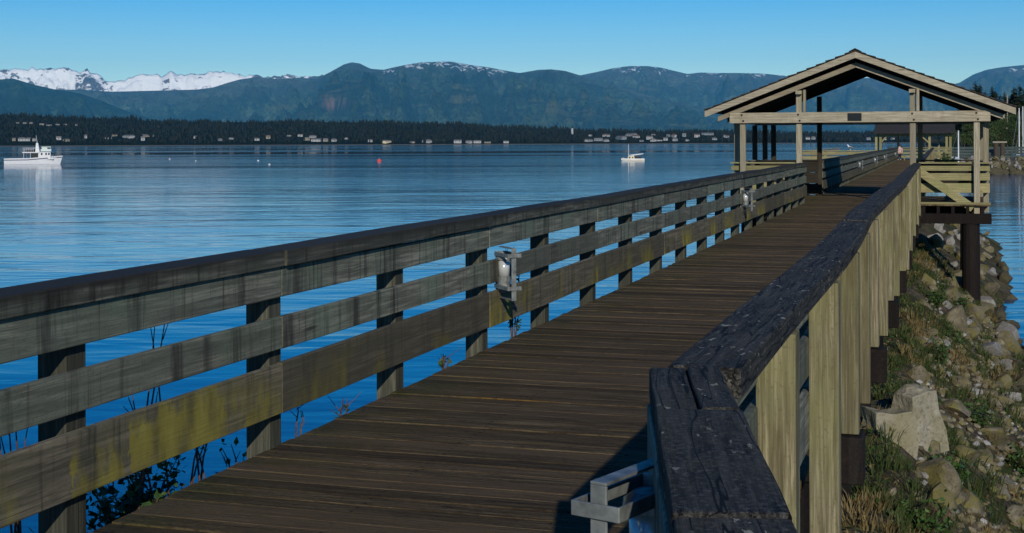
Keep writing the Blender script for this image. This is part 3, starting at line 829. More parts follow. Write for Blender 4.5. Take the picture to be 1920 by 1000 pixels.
def left_rail(rt, a0, a1, stations, bevel=True, seg=2, ends=None):
    rnd = random.Random(int(a0 * 10))
    bv = .006 if bevel else 0
    for a in stations:
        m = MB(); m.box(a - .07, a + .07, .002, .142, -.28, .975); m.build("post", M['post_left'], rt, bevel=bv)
    cuts = [a0] + [s for i, s in enumerate(stations) if i % seg == 1 and a0 + .5 < s < a1 - .5] + [a1]
    for i in range(len(cuts) - 1):
        c0, c1 = cuts[i] + .003, cuts[i + 1] - .003
        e = rnd.uniform(-.006, .008)
        m = MB(); rail_section(m, c0, c1, -.155 + e, .062 + e, .985, 1.07 + rnd.uniform(-.004, .004), None, 3); m.build("cap_rail", M['cap_left'], rt, bevel=bv)
        for z0, z1, mt in ((.818, .980, 'rail'), (.532, .714, 'rail'), (.187, .462, 'rail_low')):
            e = rnd.uniform(0, .006)
            m = MB(); rail_section(m, c0 + rnd.uniform(-.001, .001), c1, .0, .038 + e, z0 + rnd.uniform(-.006, .006), z1 + rnd.uniform(-.006, .006), None, z0)
            m.build("rail_board", M[mt], rt, bevel=bv)
lr = pier_thing("railing", "weathered grey green railing along the left side, with yellow lichen on its lowest boards", "railing")
left_rail(lr, 1.2, 38.24, [S0 + STEP * i for i in range(-2, 19)])
lr2 = pier_thing("railing", "left railing of the boardwalk continuing beyond the near shelter toward the far one", "railing")
left_rail(lr2, 43.6, 124.5, [44 + STEP * i for i in range(46)], False, 6)

def right_rail(rt, a0, a1, stations, post='post_right', wobble=wob, bevel=True, seg=2):
    rnd = random.Random(int(a0 * 10) + 3)
    bv = .007 if bevel else 0
    for a in stations:
        wv = wobble(a) if wobble else 0
        j = rnd.uniform(-.012, .012)
        wd = rnd.choice([.066, .07, .074]); bt = (-.100, -.245)[int(round((a - S0) / STEP)) % 2] - rnd.uniform(0, .012)
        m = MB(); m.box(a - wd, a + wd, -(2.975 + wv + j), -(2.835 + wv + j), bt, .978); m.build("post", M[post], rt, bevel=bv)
    cuts = [a0] + [s for i, s in enumerate(stations) if i % seg == 1 and a0 + .8 < s < a1 - .5] + [a1]
    for i in range(len(cuts) - 1):
        c0, c1 = cuts[i] + .004, cuts[i + 1] - .004
        m = MB(); rail_section(m, c0, c1, 2.765 + rnd.uniform(-.008, .008), 2.958, .985, 1.07 + rnd.uniform(-.006, .006), wobble, 7); m.build("cap_rail", M['cap'], rt, bevel=bv)
        for z0, z1 in ((.80, .975), (.53, .715), (.187, .46)):
            m = MB(); rail_section(m, c0 + .06, c1, 2.793, 2.832, z0, z1, wobble, z0); m.build("rail_board", M['rail'], rt, bevel=bv)
rr = pier_thing("railing", "right railing with black weathered cap and tall tan posts from the foreground to the shelter", "railing")
right_rail(rr, 4.60, 38.3, [S0 + STEP * i for i in range(0, 18)])
rr2 = pier_thing("railing", "right railing of the boardwalk beyond the near shelter", "railing")
right_rail(rr2, 43.6, 122, [44 + STEP * i for i in range(44)], wobble=None, bevel=False, seg=6)

# the near stretch of railing that turns toward the viewer
CN = Vector((.352, 3.53, 0)); ND = Vector((.073, 1.0, 0)).normalized()
nrt = thing("railing", "short near railing with thick black cap and pale lichen spots in the foreground", "railing", (CN.x, CN.y, DECK), math.atan2(ND.y, ND.x))
def nbox(name, x0, x1, y0, y1, z0, z1, mat, n=10, seed=0, split=None, bevel=.008):
    m = MB()
    vs = []
    for i in range(n + 1):
        x = x0 + (x1 - x0) * i / n
        dz = .006 * mnoise.noise(Vector((x * 2.1, seed, 1))); dy = .005 * mnoise.noise(Vector((x * 3, seed, 5)))
        vs += [(x, y0 + dy, z0), (x, y1 + dy, z0), (x, y1 + dy, z1 + dz), (x, y0 + dy, z1 + dz)]
    fs = [(0, 1, 2, 3)] + [(i * 4 + q, i * 4 + (q + 1) % 4, (i + 1) * 4 + (q + 1) % 4, (i + 1) * 4 + q) for i in range(n) for q in range(4)] + [tuple(n * 4 + q for q in (3, 2, 1, 0))]
    m.add(vs, fs); return m.build(name, mat, nrt, bevel=bevel)
# local x runs away from the viewer, local y to the left
nbox("cap_rail", -.565, -.004, -.092, 0, .985, 1.068, M['cap'], seed=1)
nbox("cap_rail", -.565, -.004, -.182, -.097, .985, 1.072, M['cap'], seed=2)
nbox("cap_rail", -1.395, -.572, -.186, .002, .985, 1.070, M['cap'], seed=3)
nbox("cap_rail", -4.2, -1.402, -.184, 0, .985, 1.066, M['cap'], seed=4)
for z0, z1, mt in ((.80, .978, 'rail'), (.53, .715, 'rail'), (.187, .46, 'rail_low')):
    nbox("rail_board", -4.1, -.012, -.034, .006, z0, z1, M[mt], seed=z0)
for x in (-.12, -1.5, -2.9):
    nbox("post", x - .07, x + .07, -.178, -.038, -.3, .98, M['post_left'], 1)

# galvanised cage lamps fixed to the railings
def make_lamp(label):
    t = thing("rail_lamp", label, "lamp", group="caged lamps along the railings")
    m = MB(); m.box(-.0, .012, -.05, .05, -.17, .17); m.build("back_plate", M['metal'], t, bevel=.003)
    m = MB(); m.tube([(.065, 0, -.14), (.065, 0, -.03)], [.052, .056], 16)
    m.build("lamp_base", M['metal'], t, bevel=.002)
    m = MB(); m.tube([(.065, 0, .105), (.065, 0, .13), (.065, 0, .147), (.065, 0, .152)], [.062, .058, .036, .006], 16); m.build("lamp_dome", M['metal'], t, bevel=.002)
    m = MB(); m.tube([(.065, 0, -.029), (.065, 0, .104)], [.046, .046], 16); m.build("lamp_glass", M['lampglass'], t, smooth=True)
    th = .0035
    w2 = .020
    m = MB(); m.box(0, .275, -w2, w2, .205 - th, .205 + th); m.box(.275 - th * 2, .275, -w2, w2, -.205, .205 - th); m.box(0, .275, -w2, w2, -.205 - th, -.205 + th)
    m.build("cage_hoop", M['metal'], t, bevel=.002)
    for zc in (.15, -.11):
        m = MB(); h2 = .016
        m.box(.0, .285, .056 - th, .056 + th, zc - h2, zc + h2); m.box(.0, .285, -.056 - th, -.056 + th, zc - h2, zc + h2); m.box(.285 - th, .285 + th, -.056 - th, .056 + th, zc - h2, zc + h2)
        m.build("cage_hoop", M['metal'], t, bevel=.002)
    return t
lamp = make_lamp("galvanised caged lamp low in the foreground, fixed to the near railing in shade")
nz = math.atan2(ND.y, ND.x)
lp = CN - ND * .62 + Vector((-ND.y, ND.x, 0)) * (-.020)
lamp.location = (.338, 3.058, DECK + .735); lamp.rotation_euler = (0, 0, math.atan2(-.81, -.59))
for a, z, lb in ((11.62, .60, "galvanised caged lamp nearest on the left railing, shining silver"), (25.95, .60, "second galvanised caged lamp on the left railing, halfway to the shelter"),
                 (62.5, .62, "white caged lamp on the railing beyond the shelter, first of four"), (77, .62, "white caged lamp on the railing beyond the shelter, second of four"),
                 (90.5, .62, "white caged lamp on the railing beyond the shelter, third of four"), (112, .62, "white caged lamp on the railing beyond the shelter, farthest of four")):
    p = P(a, .044, z)
    dup(lamp, p, PROT - math.pi / 2 - R(50), lb)

# ------------------------------------------------------------------ the near shelter
FA, BA = 38.28, 43.5                          # front and back planes
BL, BR = bx(1369, FA), bx(1857, FA)
sh = pier_thing("shelter", "open timber shelter with a gabled roof straddling the boardwalk", "shelter")
def sbox(name, a0, a1, b0, b1, z0, z1, mat, bevel=.008, parent=None):
    m = MB(); m.box(a0, a1, -b1, -b0, z0, z1); return m.build(name, M[mat] if isinstance(mat, str) else mat, parent or sh, bevel=bevel)
M['beam'] = board_wood("beam_timber", (.34, .295, .21), (.46, .405, .30), 1, 0, .2, dark=(.16, .12, .06), bump=.3)
beam = sbox("beam", FA - .09, FA, BL, BR, 2.14, 2.42, 'beam')
sbox("beam", BA, BA + .09, BL, BR, 2.14, 2.42, 'beam')
for bb in (BL + .02, BR - .16): sbox("side_beam", FA + .004, BA - .004, bb, bb + .14, 2.16, 2.42, 'shelter_wood')
pw = .075
fronts = [bx(1392.5, FA), bx(1498, FA), bx(1711.5, FA), bx(1831.5, FA)]
for i, b in enumerate(fronts):
    sbox("post", FA - .02 if i == 3 else FA + .003, FA + .15, b - pw, b + pw, (-.28 if i != 3 else -.24), 2.137 if i in (0, 3) else 3.0, 'shelter_post')
    for zz, db in ((2.36, -.01), (2.20, .03)):
        m = MB(); m.tube([(FA - .105, -(b + db), zz), (FA - .088, -(b + db), zz)], .028, 10); m.build("bolt", M['bolt'], beam)
for b in (BL + .09, BR - .09): sbox("post", FA + .62, FA + .76, b - .07, b + .07, -.24, 2.155, 'shelter_post')
for x in (1416, 1435, 1451, 1537): sbox("post", BA - .15, BA - .003, bx(x, BA) - .07, bx(x, BA) + .07, -.28, 3.0 if x == 1537 else 2.14, 'shade_tone_post')
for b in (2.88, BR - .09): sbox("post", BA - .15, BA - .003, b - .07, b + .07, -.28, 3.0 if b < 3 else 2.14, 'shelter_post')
# king struts over the beam, doubled
for x in (1500, 1712):
    b = bx(x, FA)
    sbox("strut", FA - .10, FA + .06, b + .09, b + .16, 2.423, 3.02, 'shelter_post')
    sbox("bracket", FA - .16, FA + .10, b - .10, b + .06, 2.90, 3.0, 'shelter_post')
# plaque on the beam
b0, b1 = bx(1590, FA), bx(1616, FA)
sbox("plaque", FA - .115, FA - .0925, b0, b1, 2.185, 2.385, 'plaque', .004)
# roof
RF, RB = 37.93, 44.2
RBm = bx(1601.5, RF); EL, ER = bx(1322, RF), bx(1905, RF)
ZR, ZE = 4.02, 2.50
half = (ER - EL) / 2; RBm = (EL + ER) / 2
def slope_pt(b, off=0.0): return ZR - abs(b - RBm) / half * (ZR - ZE) + off
for s in (-1, 1):
    e = RBm + s * half
    m = MB()
    nrow = 16
    for k in range(nrow):                     # courses of shingles, each lapped over the one below
        u0, u1 = k / nrow, (k + 1) / nrow
        ba, bb = RBm + s * half * u0, RBm + s * half * u1 + s * .02
        z0, z1 = slope_pt(ba) - .035 * 0, slope_pt(bb)
        for c in range(22):
            x0 = RF - .05 + (RB - RF + .1) * c / 22; x1 = RF - .05 + (RB - RF + .1) * (c + 1) / 22 - .008
            dz = random.uniform(0, .012)
            m.hexa([(x0, -ba, z0 - .012), (x1, -ba, z0 - .012), (x1, -bb, z1 + .004), (x0, -bb, z1 + .004), (x0, -ba, z0 + .004), (x1, -ba, z0 + .004), (x1, -bb, z1 + .030 + dz), (x0, -bb, z1 + .030 + dz)])
    rf = m.build("roof", M['shingle'], sh)
    m = MB(); m.hexa([(RF, -RBm, ZR - .06), (RB, -RBm, ZR - .06), (RB, -e, ZE - .06), (RF, -e, ZE - .06), (RF, -RBm, ZR - .02), (RB, -RBm, ZR - .02), (RB, -e, ZE - .02), (RF, -e, ZE - .02)]); m.build("roof_deck", M['roof_board'], rf)
    for q, (aa, hh, sh_) in enumerate(((RF - .045, .165, 0), (RB + .005, .165, 0))):
        ov = 0.0
        m = MB(); m.hexa([(aa, -RBm, ZR - .03 - hh), (aa + .04, -RBm, ZR - .03 - hh), (aa + .04, -e, ZE - .03 - hh), (aa, -e, ZE - .03 - hh), (aa, -RBm, ZR - .03), (aa + .04, -RBm, ZR - .03), (aa + .04, -e, ZE - .03), (aa, -e, ZE - .03)])
        m.build("barge_board", M['beam'], rf)
    for k in range(9):                        # purlins carry the roof boards on the rafters
        b = RBm + s * half * (.04 + .11 * k); zp = slope_pt(b)
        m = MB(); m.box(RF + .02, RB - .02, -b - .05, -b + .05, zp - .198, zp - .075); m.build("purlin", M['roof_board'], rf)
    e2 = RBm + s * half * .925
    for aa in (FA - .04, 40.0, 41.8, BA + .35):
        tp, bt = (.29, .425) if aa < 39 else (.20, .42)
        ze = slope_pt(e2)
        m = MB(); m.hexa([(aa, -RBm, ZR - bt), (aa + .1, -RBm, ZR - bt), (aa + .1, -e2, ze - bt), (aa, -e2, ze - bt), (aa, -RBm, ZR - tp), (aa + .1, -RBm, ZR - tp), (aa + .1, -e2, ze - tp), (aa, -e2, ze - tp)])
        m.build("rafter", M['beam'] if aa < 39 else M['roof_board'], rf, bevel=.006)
m = MB(); m.prism([(-RBm - .16, ZR - .02), (-RBm, ZR + .065), (-RBm + .16, ZR - .02), (-RBm, ZR + .035)], 0, RF - .06, RB + .06); m.build("ridge_cap", M['shingle'], sh)
# floor of the two bays
sd = planks(FA - .05, BA + .1, lambda a: BL, lambda a: -.02, "floor", sh, seed=8)
sd = planks(FA - .05, BA + .1, lambda a: 2.82, lambda a: BR, "floor", sh, seed=9)
for (b0, b1) in ((BL, -.03), (2.83, BR)):
    sbox("floor_beam", FA - .12, FA + .18, b0 - .04, b1 + .02, -.50, -.245, 'creosote')
    sbox("floor_beam", BA - .3, BA, b0, b1, -.50, -.245, 'creosote')
    sbox("edge_board", FA - .10, FA - .056, b0, b1, -.035, .055, 'bay_board')
    n_ = 5
    for k in range(n_):
        b = b0 + .2 + (b1 - b0 - .4) * k / (n_ - 1); sbox("joist", FA - .09, BA, b - .04, b + .04, -.243, -.045, 'creosote', .0)
# bay railings: front, side, back
def bay(b0, b1, outer):
    for aa, ma in ((FA + .155, 'bay_board'), (BA - .24, 'shade_tone_board')):
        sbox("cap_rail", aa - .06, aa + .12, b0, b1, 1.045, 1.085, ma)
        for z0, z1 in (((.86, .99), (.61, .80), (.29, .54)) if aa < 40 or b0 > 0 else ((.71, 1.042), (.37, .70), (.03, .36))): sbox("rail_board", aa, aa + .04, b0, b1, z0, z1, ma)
    bo = outer
    sbox("cap_rail", FA + .30, BA - .32, bo - .09, bo + .09, 1.045, 1.085, 'shelter_wood')
    for z0, z1 in ((.86, .99), (.61, .80), (.29, .54)): sbox("rail_board", FA + .30, BA - .32, bo - .02, bo + .02, z0, z1, 'shelter_wood')
bay(BL + .0, -.08, BL + .05)
bay(2.90, BR - .01, BR - .05)
m = MB(); m.bar((FA - .045, -bx(1718, FA), .90), (FA - .045, -bx(1824, FA), -.10), .05, .21, (0, 0, 1)); m.build("brace", M['bay_board'], sh, bevel=.006)
for b in (bx(1820, FA), BL + .5):
    m = MB(); m.tube([(FA + .1, -b, -4.2), (FA + .1, -b, -.505)], [.24, .22], 14); m.build("pile", M['creosote'], sh)
    m = MB(); m.tube([(BA - .2, -b, -4.6), (BA - .2, -b, -.505)], [.22, .2], 14); m.build("pile", M['creosote'], sh)
# a bench in the shade of the left bay
bn = pier_thing("bench", "dark slatted bench in the shade of the shelter's left bay", "bench")
m = MB(); [m.box(41.0 + .13 * i, 41.12 + .13 * i, .35, 1.9, .42, .46) for i in range(3)]; m.build("seat", M['roof_board'], bn)
m = MB(); [m.box(41.42, 41.46, .35, 1.9, .55 + .16 * i, .68 + .16 * i) for i in range(2)]; m.build("backrest", M['roof_board'], bn)
for y in (.45, 1.8):
    m = MB(); m.box(41.0, 41.41, y - .04, y + .04, .0, .418); m.build("leg", M['roof_board'], bn)

# ------------------------------------------------------------------ side landing, far shelter, gull, person
sl_ = pier_thing("landing", "tan timber side landing with railing left of the boardwalk beyond the shelter", "landing")
LA, LB0 = 88.0, bx(1499, 88.0)
m = MB(); m.box(LA, 122, .01, -LB0, -.06, -.006); m.build("floor", M['shelter_wood'], sl_)
def lbox(name, a0, a1, b0, b1, z0, z1, mat='bay_board'):
    m = MB(); m.box(a0, a1, -b1, -b0, z0, z1); return m.build(name, M[mat], sl_)
lbox("cap_rail", LA - .08, LA + .14, LB0, -.17, 1.02, 1.07)
lbox("cap_rail", LA + .16, 121.9, LB0, LB0 + .2, 1.02, 1.07, 'shelter_wood')
for z0, z1 in ((.80, .985), (.50, .70), (.15, .42)):
    lbox("rail_board", LA - .045, LA - .003, LB0, -.17, z0, z1)
    lbox("rail_board", LA + .16, 121.9, LB0 + .1, LB0 + .15, z0, z1, 'shelter_wood')
for k in range(4): lbox("post", LA, LA + .14, LB0 + .05 + k * 1.45, LB0 + .19 + k * 1.45, -.3, 1.015)
for k in range(5):
    for b in (LB0 + .4, -.6):
        m = MB(); m.tube([(LA + .5 + 8 * k, -b, -5), (LA + .5 + 8 * k, -b, -.065)], .17, 10); m.build("pile", M['creosote'], sl_)

fs = pier_thing("shelter", "distant shelter with a long dark shingled roof at the far end of the boardwalk", "shelter")
GA = 127.0
FL, FR = bx(1641, GA), bx(1789, GA)
def fbox(name, a0, a1, b0, b1, z0, z1, mat='bay_board'):
    m = MB(); m.box(a0, a1, -b1, -b0, z0, z1); return m.build(name, M[mat], fs)
zt, zb = 3.02, 2.28
m = MB(); m.prism([(GA - .7, zb), (GA + 2.6, zt), (GA + 5.9, zb), (GA + 5.9, zb + .1), (GA + 2.6, zt + .12), (GA - .7, zb + .1)], 1, -FR - .1, -FL + .1); m.build("roof", M['shingle'], fs)
fbox("beam", GA - .02, GA + .1, FL + .1, FR - .1, 2.05, 2.22)
for x in (1643, 1651, 1743, 1775, 1782):
    b = bx(x, GA + .05); fbox("post", GA, GA + .18, b - .10, b + .10, -.3, 2.045)
for x in (1646, 1684, 1732, 1760): b = bx(x, GA + 5); fbox("post", GA + 5, GA + 5.15, b - .08, b + .08, -.3, 2.26, 'shelter_post')
for xa, xb in ((1652, 1662), (1741, 1728)):
    m = MB(); m.bar((GA + .05, -bx(xa, GA), 1.5), (GA + .05, -bx(xb, GA), 2.04), .1, .12); m.build("brace", M['bay_board'], fs)
fbox("cap_rail", GA - .06, GA + .14, bx(1690, GA), bx(1740, GA), 1.02, 1.07); fbox("cap_rail", GA - .06, GA + .14, bx(1745, GA), FR - .2, 1.02, 1.09)
for z0, z1 in ((.80, .97), (.5, .68), (.15, .40)):
    fbox("rail_board", GA - .1, GA - .065, bx(1690, GA), bx(1740, GA), z0, z1 - .06); fbox("rail_board", GA - .1, GA - .065, bx(1745, GA), FR - .2, z0, z1)
m = MB(); m.bar((GA - .14, -bx(1746, GA), .9), (GA - .14, -bx(1775, GA), -.35), .06, .2); m.build("brace", M['bay_board'], fs); m = MB(); m.bar((GA - .14, -bx(1761, GA), .3), (GA - .14, -bx(1775, GA), .9), .058, .18); m.build("brace", M['bay_board'], fs)
fbox("floor", GA - .2, GA + 5.5, FL, FR, -.25, -.02, 'creosote')
for b in (FL + .6, 1.4, FR - .5):
    m = MB(); m.tube([(GA + .3, -b, -4.5), (GA + .3, -b, -.255)], .22, 10); m.build("pile", M['creosote'], fs)

gl = thing("gull", "white gull perched on the tan landing railing", "gull", P(LA + .02, bx(1595, LA), 1.07), 2.4)
m = MB(); m.tube([(-.22, 0, .13), (-.12, 0, .14), (0, 0, .17), (.12, 0, .20), (.17, 0, .27), (.19, 0, .32), (.23, 0, .33), (.27, 0, .325), (.30, 0, .31)], [.008, .04, .075, .07, .045, .042, .04, .02, .006], 10); m.build("body", M['whitepaint'], gl, smooth=True)
for s in (-1, 1):
    m = MB(); m.tube([(.02, s * .03, 0), (.01, s * .03, .11)], .008, 6); m.build("leg", M['cream'], gl)
    m = MB(); m.tube([(.1, s * .06, .20), (-.05, s * .075, .18), (-.25, s * .03, .13)], [.02, .045, .006], 8); m.build("wing", M['roofgrey'], gl, smooth=True)

def skin_body(name, verts, edges, radii, mat, parent):
    me = bpy.data.meshes.new(name); me.from_pydata(verts, edges, []); me.materials.append(mat)
    o = bpy.data.objects.new(name, me); col.objects.link(o); o.parent = parent
    o.modifiers.new("skin", 'SKIN')
    sv = me.skin_vertices[0].data
    for i, r in enumerate(radii): sv[i].radius = (r, r)
    sv[0].use_root = True
    s = o.modifiers.new("sub", 'SUBSURF'); s.levels = s.render_levels = 1
    return o
pa, pb = 121.2, bx(1686.5, 121.2)
pe = thing("person", "seated person in pale pink top and dark trousers at the boardwalk's far end", "person", P(pa, pb, 0), PROT)
Vv = [(0, 0, .50), (.02, 0, .75), (.03, 0, 1.0), (.03, 0, 1.10), (.02, 0, 1.22), (-.2, .09, .50), (-.42, .10, .50), (-.44, .10, .08), (-.2, -.09, .50), (-.42, -.10, .50), (-.44, -.10, .08),
      (.03, .19, .98), (-.04, .23, .72), (-.22, .16, .60), (.03, -.19, .98), (-.04, -.23, .72), (-.22, -.16, .60), (-.55, .10, .04), (-.55, -.10, .04)]
Ee = [(0, 1), (1, 2), (2, 3), (3, 4), (0, 5), (5, 6), (6, 7), (0, 8), (8, 9), (9, 10), (2, 11), (11, 12), (12, 13), (2, 14), (14, 15), (15, 16), (7, 17), (10, 18)]
body = skin_body("body", Vv, Ee, [.14, .13, .15, .055, .095, .085, .065, .045, .085, .065, .045, .06, .042, .03, .06, .042, .03, .04, .04], M['skin'], pe)
skin_body("shirt", [Vv[i] for i in (0, 1, 2, 11, 12, 14, 15)], [(0, 1), (1, 2), (2, 3), (3, 4), (2, 5), (5, 6)], [.155, .15, .172, .075, .056, .075, .056], M['pink'], pe)
skin_body("trousers", [Vv[i] for i in (0, 5, 6, 7, 8, 9, 10)], [(0, 1), (1, 2), (2, 3), (0, 4), (4, 5), (5, 6)], [.16, .10, .08, .06, .10, .08, .06], M['trouser'], pe)
bm = bmesh.new(); bmesh.ops.create_icosphere(bm, subdivisions=2, radius=.115)
me = bpy.data.meshes.new("hair"); bm.to_mesh(me); bm.free(); me.materials.append(M['hair']); o = bpy.data.objects.new("hair", me); col.objects.link(o); o.parent = pe; o.location = (.04, 0, 1.255)
st = pier_thing("bench", "small wooden bench under the seated person at the far end", "bench")
m = MB(); m.box(pa - .2, pa + .25, -pb - .5, -pb + .5, .36, .41); m.build("seat", M['bay_board'], st)
for s in (-.4, .4):
    m = MB(); m.box(pa - .16, pa + .2, -pb + s - .04, -pb + s + .04, 0, .358); m.build("leg", M['bay_board'], st)

# ------------------------------------------------------------------ boats and buoys
def loft(m, secs, mi=0, mats=None):            # secs: list of rings with the same number of points
    n = len(secs[0]); o = len(m.v)
    for s in secs: m.v += [tuple(p) for p in s]
    for i in range(len(secs) - 1):
        for k in range(n - 1):
            m.f.append((o + i * n + k, o + i * n + k + 1, o + (i + 1) * n + k + 1, o + (i + 1) * n + k)); m.m.append(mats[k] if mats else mi)
    m.f.append(tuple(o + k for k in range(n))); m.m.append(mi)
    m.f.append(tuple(o + (len(secs) - 1) * n + k for k in reversed(range(n)))); m.m.append(mi)
def hull(L, W, sheer, draft=.5, bowrake=.8):
    m = MB(); secs = []
    for t in (0, .1, .25, .45, .6, .75, .87, .95, 1.0):
        x = t * L; wd = W / 2 * (.86 + .14 * min(1, t * 4)) if t < .55 else W / 2 * max(.02, 1 - ((t - .55) / .45) ** 2.0)
        zt = sheer(t); rk = bowrake * max(0, (t - .8) / .2)
        ring = [(x - rk * .0, 0, -draft)]
        ring = []
        for s in (1, -1):
            pts = [(x + rk, s * wd, zt), (x + rk * .9, s * wd * .995, zt - .28), (x + rk * .8, s * wd * .985, zt - .5), (x + rk * .35, s * wd * .9, .12), (x, s * wd * .72, -draft)]
            ring += pts if s == 1 else pts[::-1]
        secs.append(ring)
    mats = [0, 1, 0, 0, 0, 0, 0, 1, 0]
    loft(m, secs, 0, mats)
    return m
p = on_level(11, 308.5, 0); p2 = on_level(112, 308.5, 0)
k = p.y / F
fb = thing("fishing_boat", "white fishing boat with navy stripe and pale green flybridge at left on the water", "boat", p, .06)
L = 12.9
m = hull(L, 3.9, lambda t: 1.45 + (0 if t < .45 else .55 * (t - .45) / .55) + .1 * t, .5, .9)
hl = m.build("hull", [M['whitepaint'], M['navy']], fb)
m = MB(); m.box(.5, L * .92, -1.5, 1.5, 1.2, 1.30); m.build("deck", M['whitepaint'], hl)
U = lambda cx: (cx - 130) / 12.5 * k; Z = lambda cy: (740 - cy) / 12.5 * k
m = MB(); m.box(U(905), U(1190), -1.25, 1.25, 1.30, Z(455)); ch = m.build("cabin", M['whitepaint'], fb, bevel=.05)
m = MB(); m.box(U(740), U(903), -1.2, 1.2, 1.30, Z(478)); m.build("companionway", M['black'], fb)
for cx in (985, 1085, 1150):
    m = MB(); m.box(U(cx - 15), U(cx + 20), -1.275, -1.252, Z(525), Z(472)); m.build("window", M['glass'], ch)
m = MB(); m.box(U(1190) + .004, U(1190) + .03, -1.0, 1.0, Z(520), Z(475)); m.build("window", M['glass'], ch)
m = MB(); m.box(U(545), U(935), -1.5, 1.5, Z(474), Z(452)); m.build("upper_deck", M['whitepaint'], fb, bevel=.02)
for cx in (575, 730):
    for y in (-1.35, 1.35):
        m = MB(); m.tube([(U(cx), y, 1.3), (U(cx), y, Z(475))], .045, 8); m.build("stanchion", M['whitepaint'], fb)
m = MB()
for y in (-1.4, 1.4):
    for zz in (Z(358), Z(400)): m.tube([(U(560), y, zz), (U(812), y, zz)], .035, 6)
    for q in range(7): m.tube([(U(565 + q * 40), y, Z(452)), (U(565 + q * 40), y, Z(358))], .03, 6)
m.tube([(U(560), -1.4, Z(358)), (U(560), 1.4, Z(358))], .035, 6)
m.build("handrail", M['whitepaint'], fb)
m = MB(); m.box(U(600), U(790), -.9, .9, Z(450), Z(385)); m.build("life_raft", M['trouser'], fb, bevel=.1)
m = MB(); m.hexa([(U(812), -.35, Z(450)), (U(915), -.35, Z(450)), (U(915), .35, Z(450)), (U(812), .35, Z(450)), (U(828), -.22, Z(240)), (U(872), -.22, Z(240)), (U(872), .22, Z(240)), (U(828), .22, Z(240))]); m.build("funnel", M['whitepaint'], fb, bevel=.03)
m = MB(); m.tube([(U(850), 0, Z(240)), (U(826), 0, Z(60))], [.06, .03], 8); m.build("mast", M['whitepaint'], fb)
m = MB(); m.box(U(960), U(1205), -1.2, 1.2, Z(440), Z(385)); m.box(U(975), U(1195), -1.22, 1.22, Z(345), Z(328)); [m.tube([(U(cx), y, Z(386)), (U(cx), y, Z(345))], .04, 6) for cx in (985, 1090, 1185) for y in (-1.1, 1.1)]; m.box(U(990), U(1110), -1.1, 1.1, Z(386), Z(346)); m.build("flybridge", M['palegreen'], fb, bevel=.02)
m = MB(); m.hexa([(U(1192), -1.1, 1.4), (U(1330), -.5, 1.7), (U(1330), .5, 1.7), (U(1192), 1.1, 1.4), (U(1192), -1.0, Z(560)), (U(1300), -.5, Z(590)), (U(1300), .5, Z(590)), (U(1192), 1.0, Z(560))]); m.build("foredeck", M['whitepaint'], fb)
m = MB(); [m.tube([(U(1200 + q * 50), y * (1.2 - q * .25), 1.7), (U(1200 + q * 50), y * (1.2 - q * .25), 2.55)], .03, 6) for q in range(4) for y in (-1, 1)]; [m.tube([(U(1200), y * 1.2, 2.5), (U(1350), y * .45, 2.55)], .03, 6) for y in (-1, 1)]; m.build("bow_rail", M['metal'], fb)
m = MB(); m.box(U(1345), U(1372), -.14, .14, 1.5, 1.95); m.tube([(U(1350), -.3, 1.05), (U(1372), 0, .75), (U(1350), .3, 1.05)], .07, 6); m.build("anchor", M['black'], fb)

p = on_level(1188, 302, 0); k = p.y / F
sb = thing("sailboat", "small white sailboat with cream cabin and lowered sail alone on the water", "boat", p, math.pi + .05)
US = lambda cx: -(cx - 685) / 14.28 * k; ZS = lambda cy: (760 - cy) / 14.28 * k
m = hull(5.6, 1.9, lambda t: .62 + .12 * max(0, t - .4), .3, .5)
for i, v in enumerate(m.v): m.v[i] = (v[0] - 2.75, v[1], v[2])
m.build("hull", [M['whitepaint'], M['cream']], sb)
m = MB(); m.hexa([(US(700), -.6, .5), (US(520), -.4, .5), (US(520), .4, .5), (US(700), .6, .5), (US(690), -.55, ZS(615)), (US(535), -.35, ZS(640)), (US(535), .35, ZS(640)), (US(690), .55, ZS(615))]); cb = m.build("cabin", M['cream'], sb, bevel=.03)
for cx in (570, 650):
    for y in (-.56, .56):
        m = MB(); m.box(US(cx + 20), US(cx - 20), y - .02, y + .02, ZS(685), ZS(650)); m.build("window", M['glass'], cb)
m = MB(); m.box(US(880), US(705), -.6, .6, .45, ZS(640)); m.build("cockpit", M['black'], sb)
m = MB(); m.tube([(US(545), 0, .5), (US(545), 0, ZS(310))], [.07, .05], 8); m.build("mast", M['whitepaint'], sb)
m = MB(); m.tube([(US(560), 0, ZS(610)), (US(700), 0, ZS(600)), (US(840), 0, ZS(585)), (US(945), 0, ZS(568))], [.09, .17, .17, .10], 8); m.build("furled_sail", M['whitepaint'], sb)
m = MB(); [m.tube([(US(545), 0, ZS(315)), (US(cx), y, .65)], .012, 4) for cx, y in ((400, 0), (950, 0), (600, .8), (600, -.8))]; m.build("rigging", M['metal'], sb)
m = MB(); m.tube([(US(430), 0, .7), (US(385), 0, .85)], .05, 6); m.build("bowsprit", M['whitepaint'], sb)

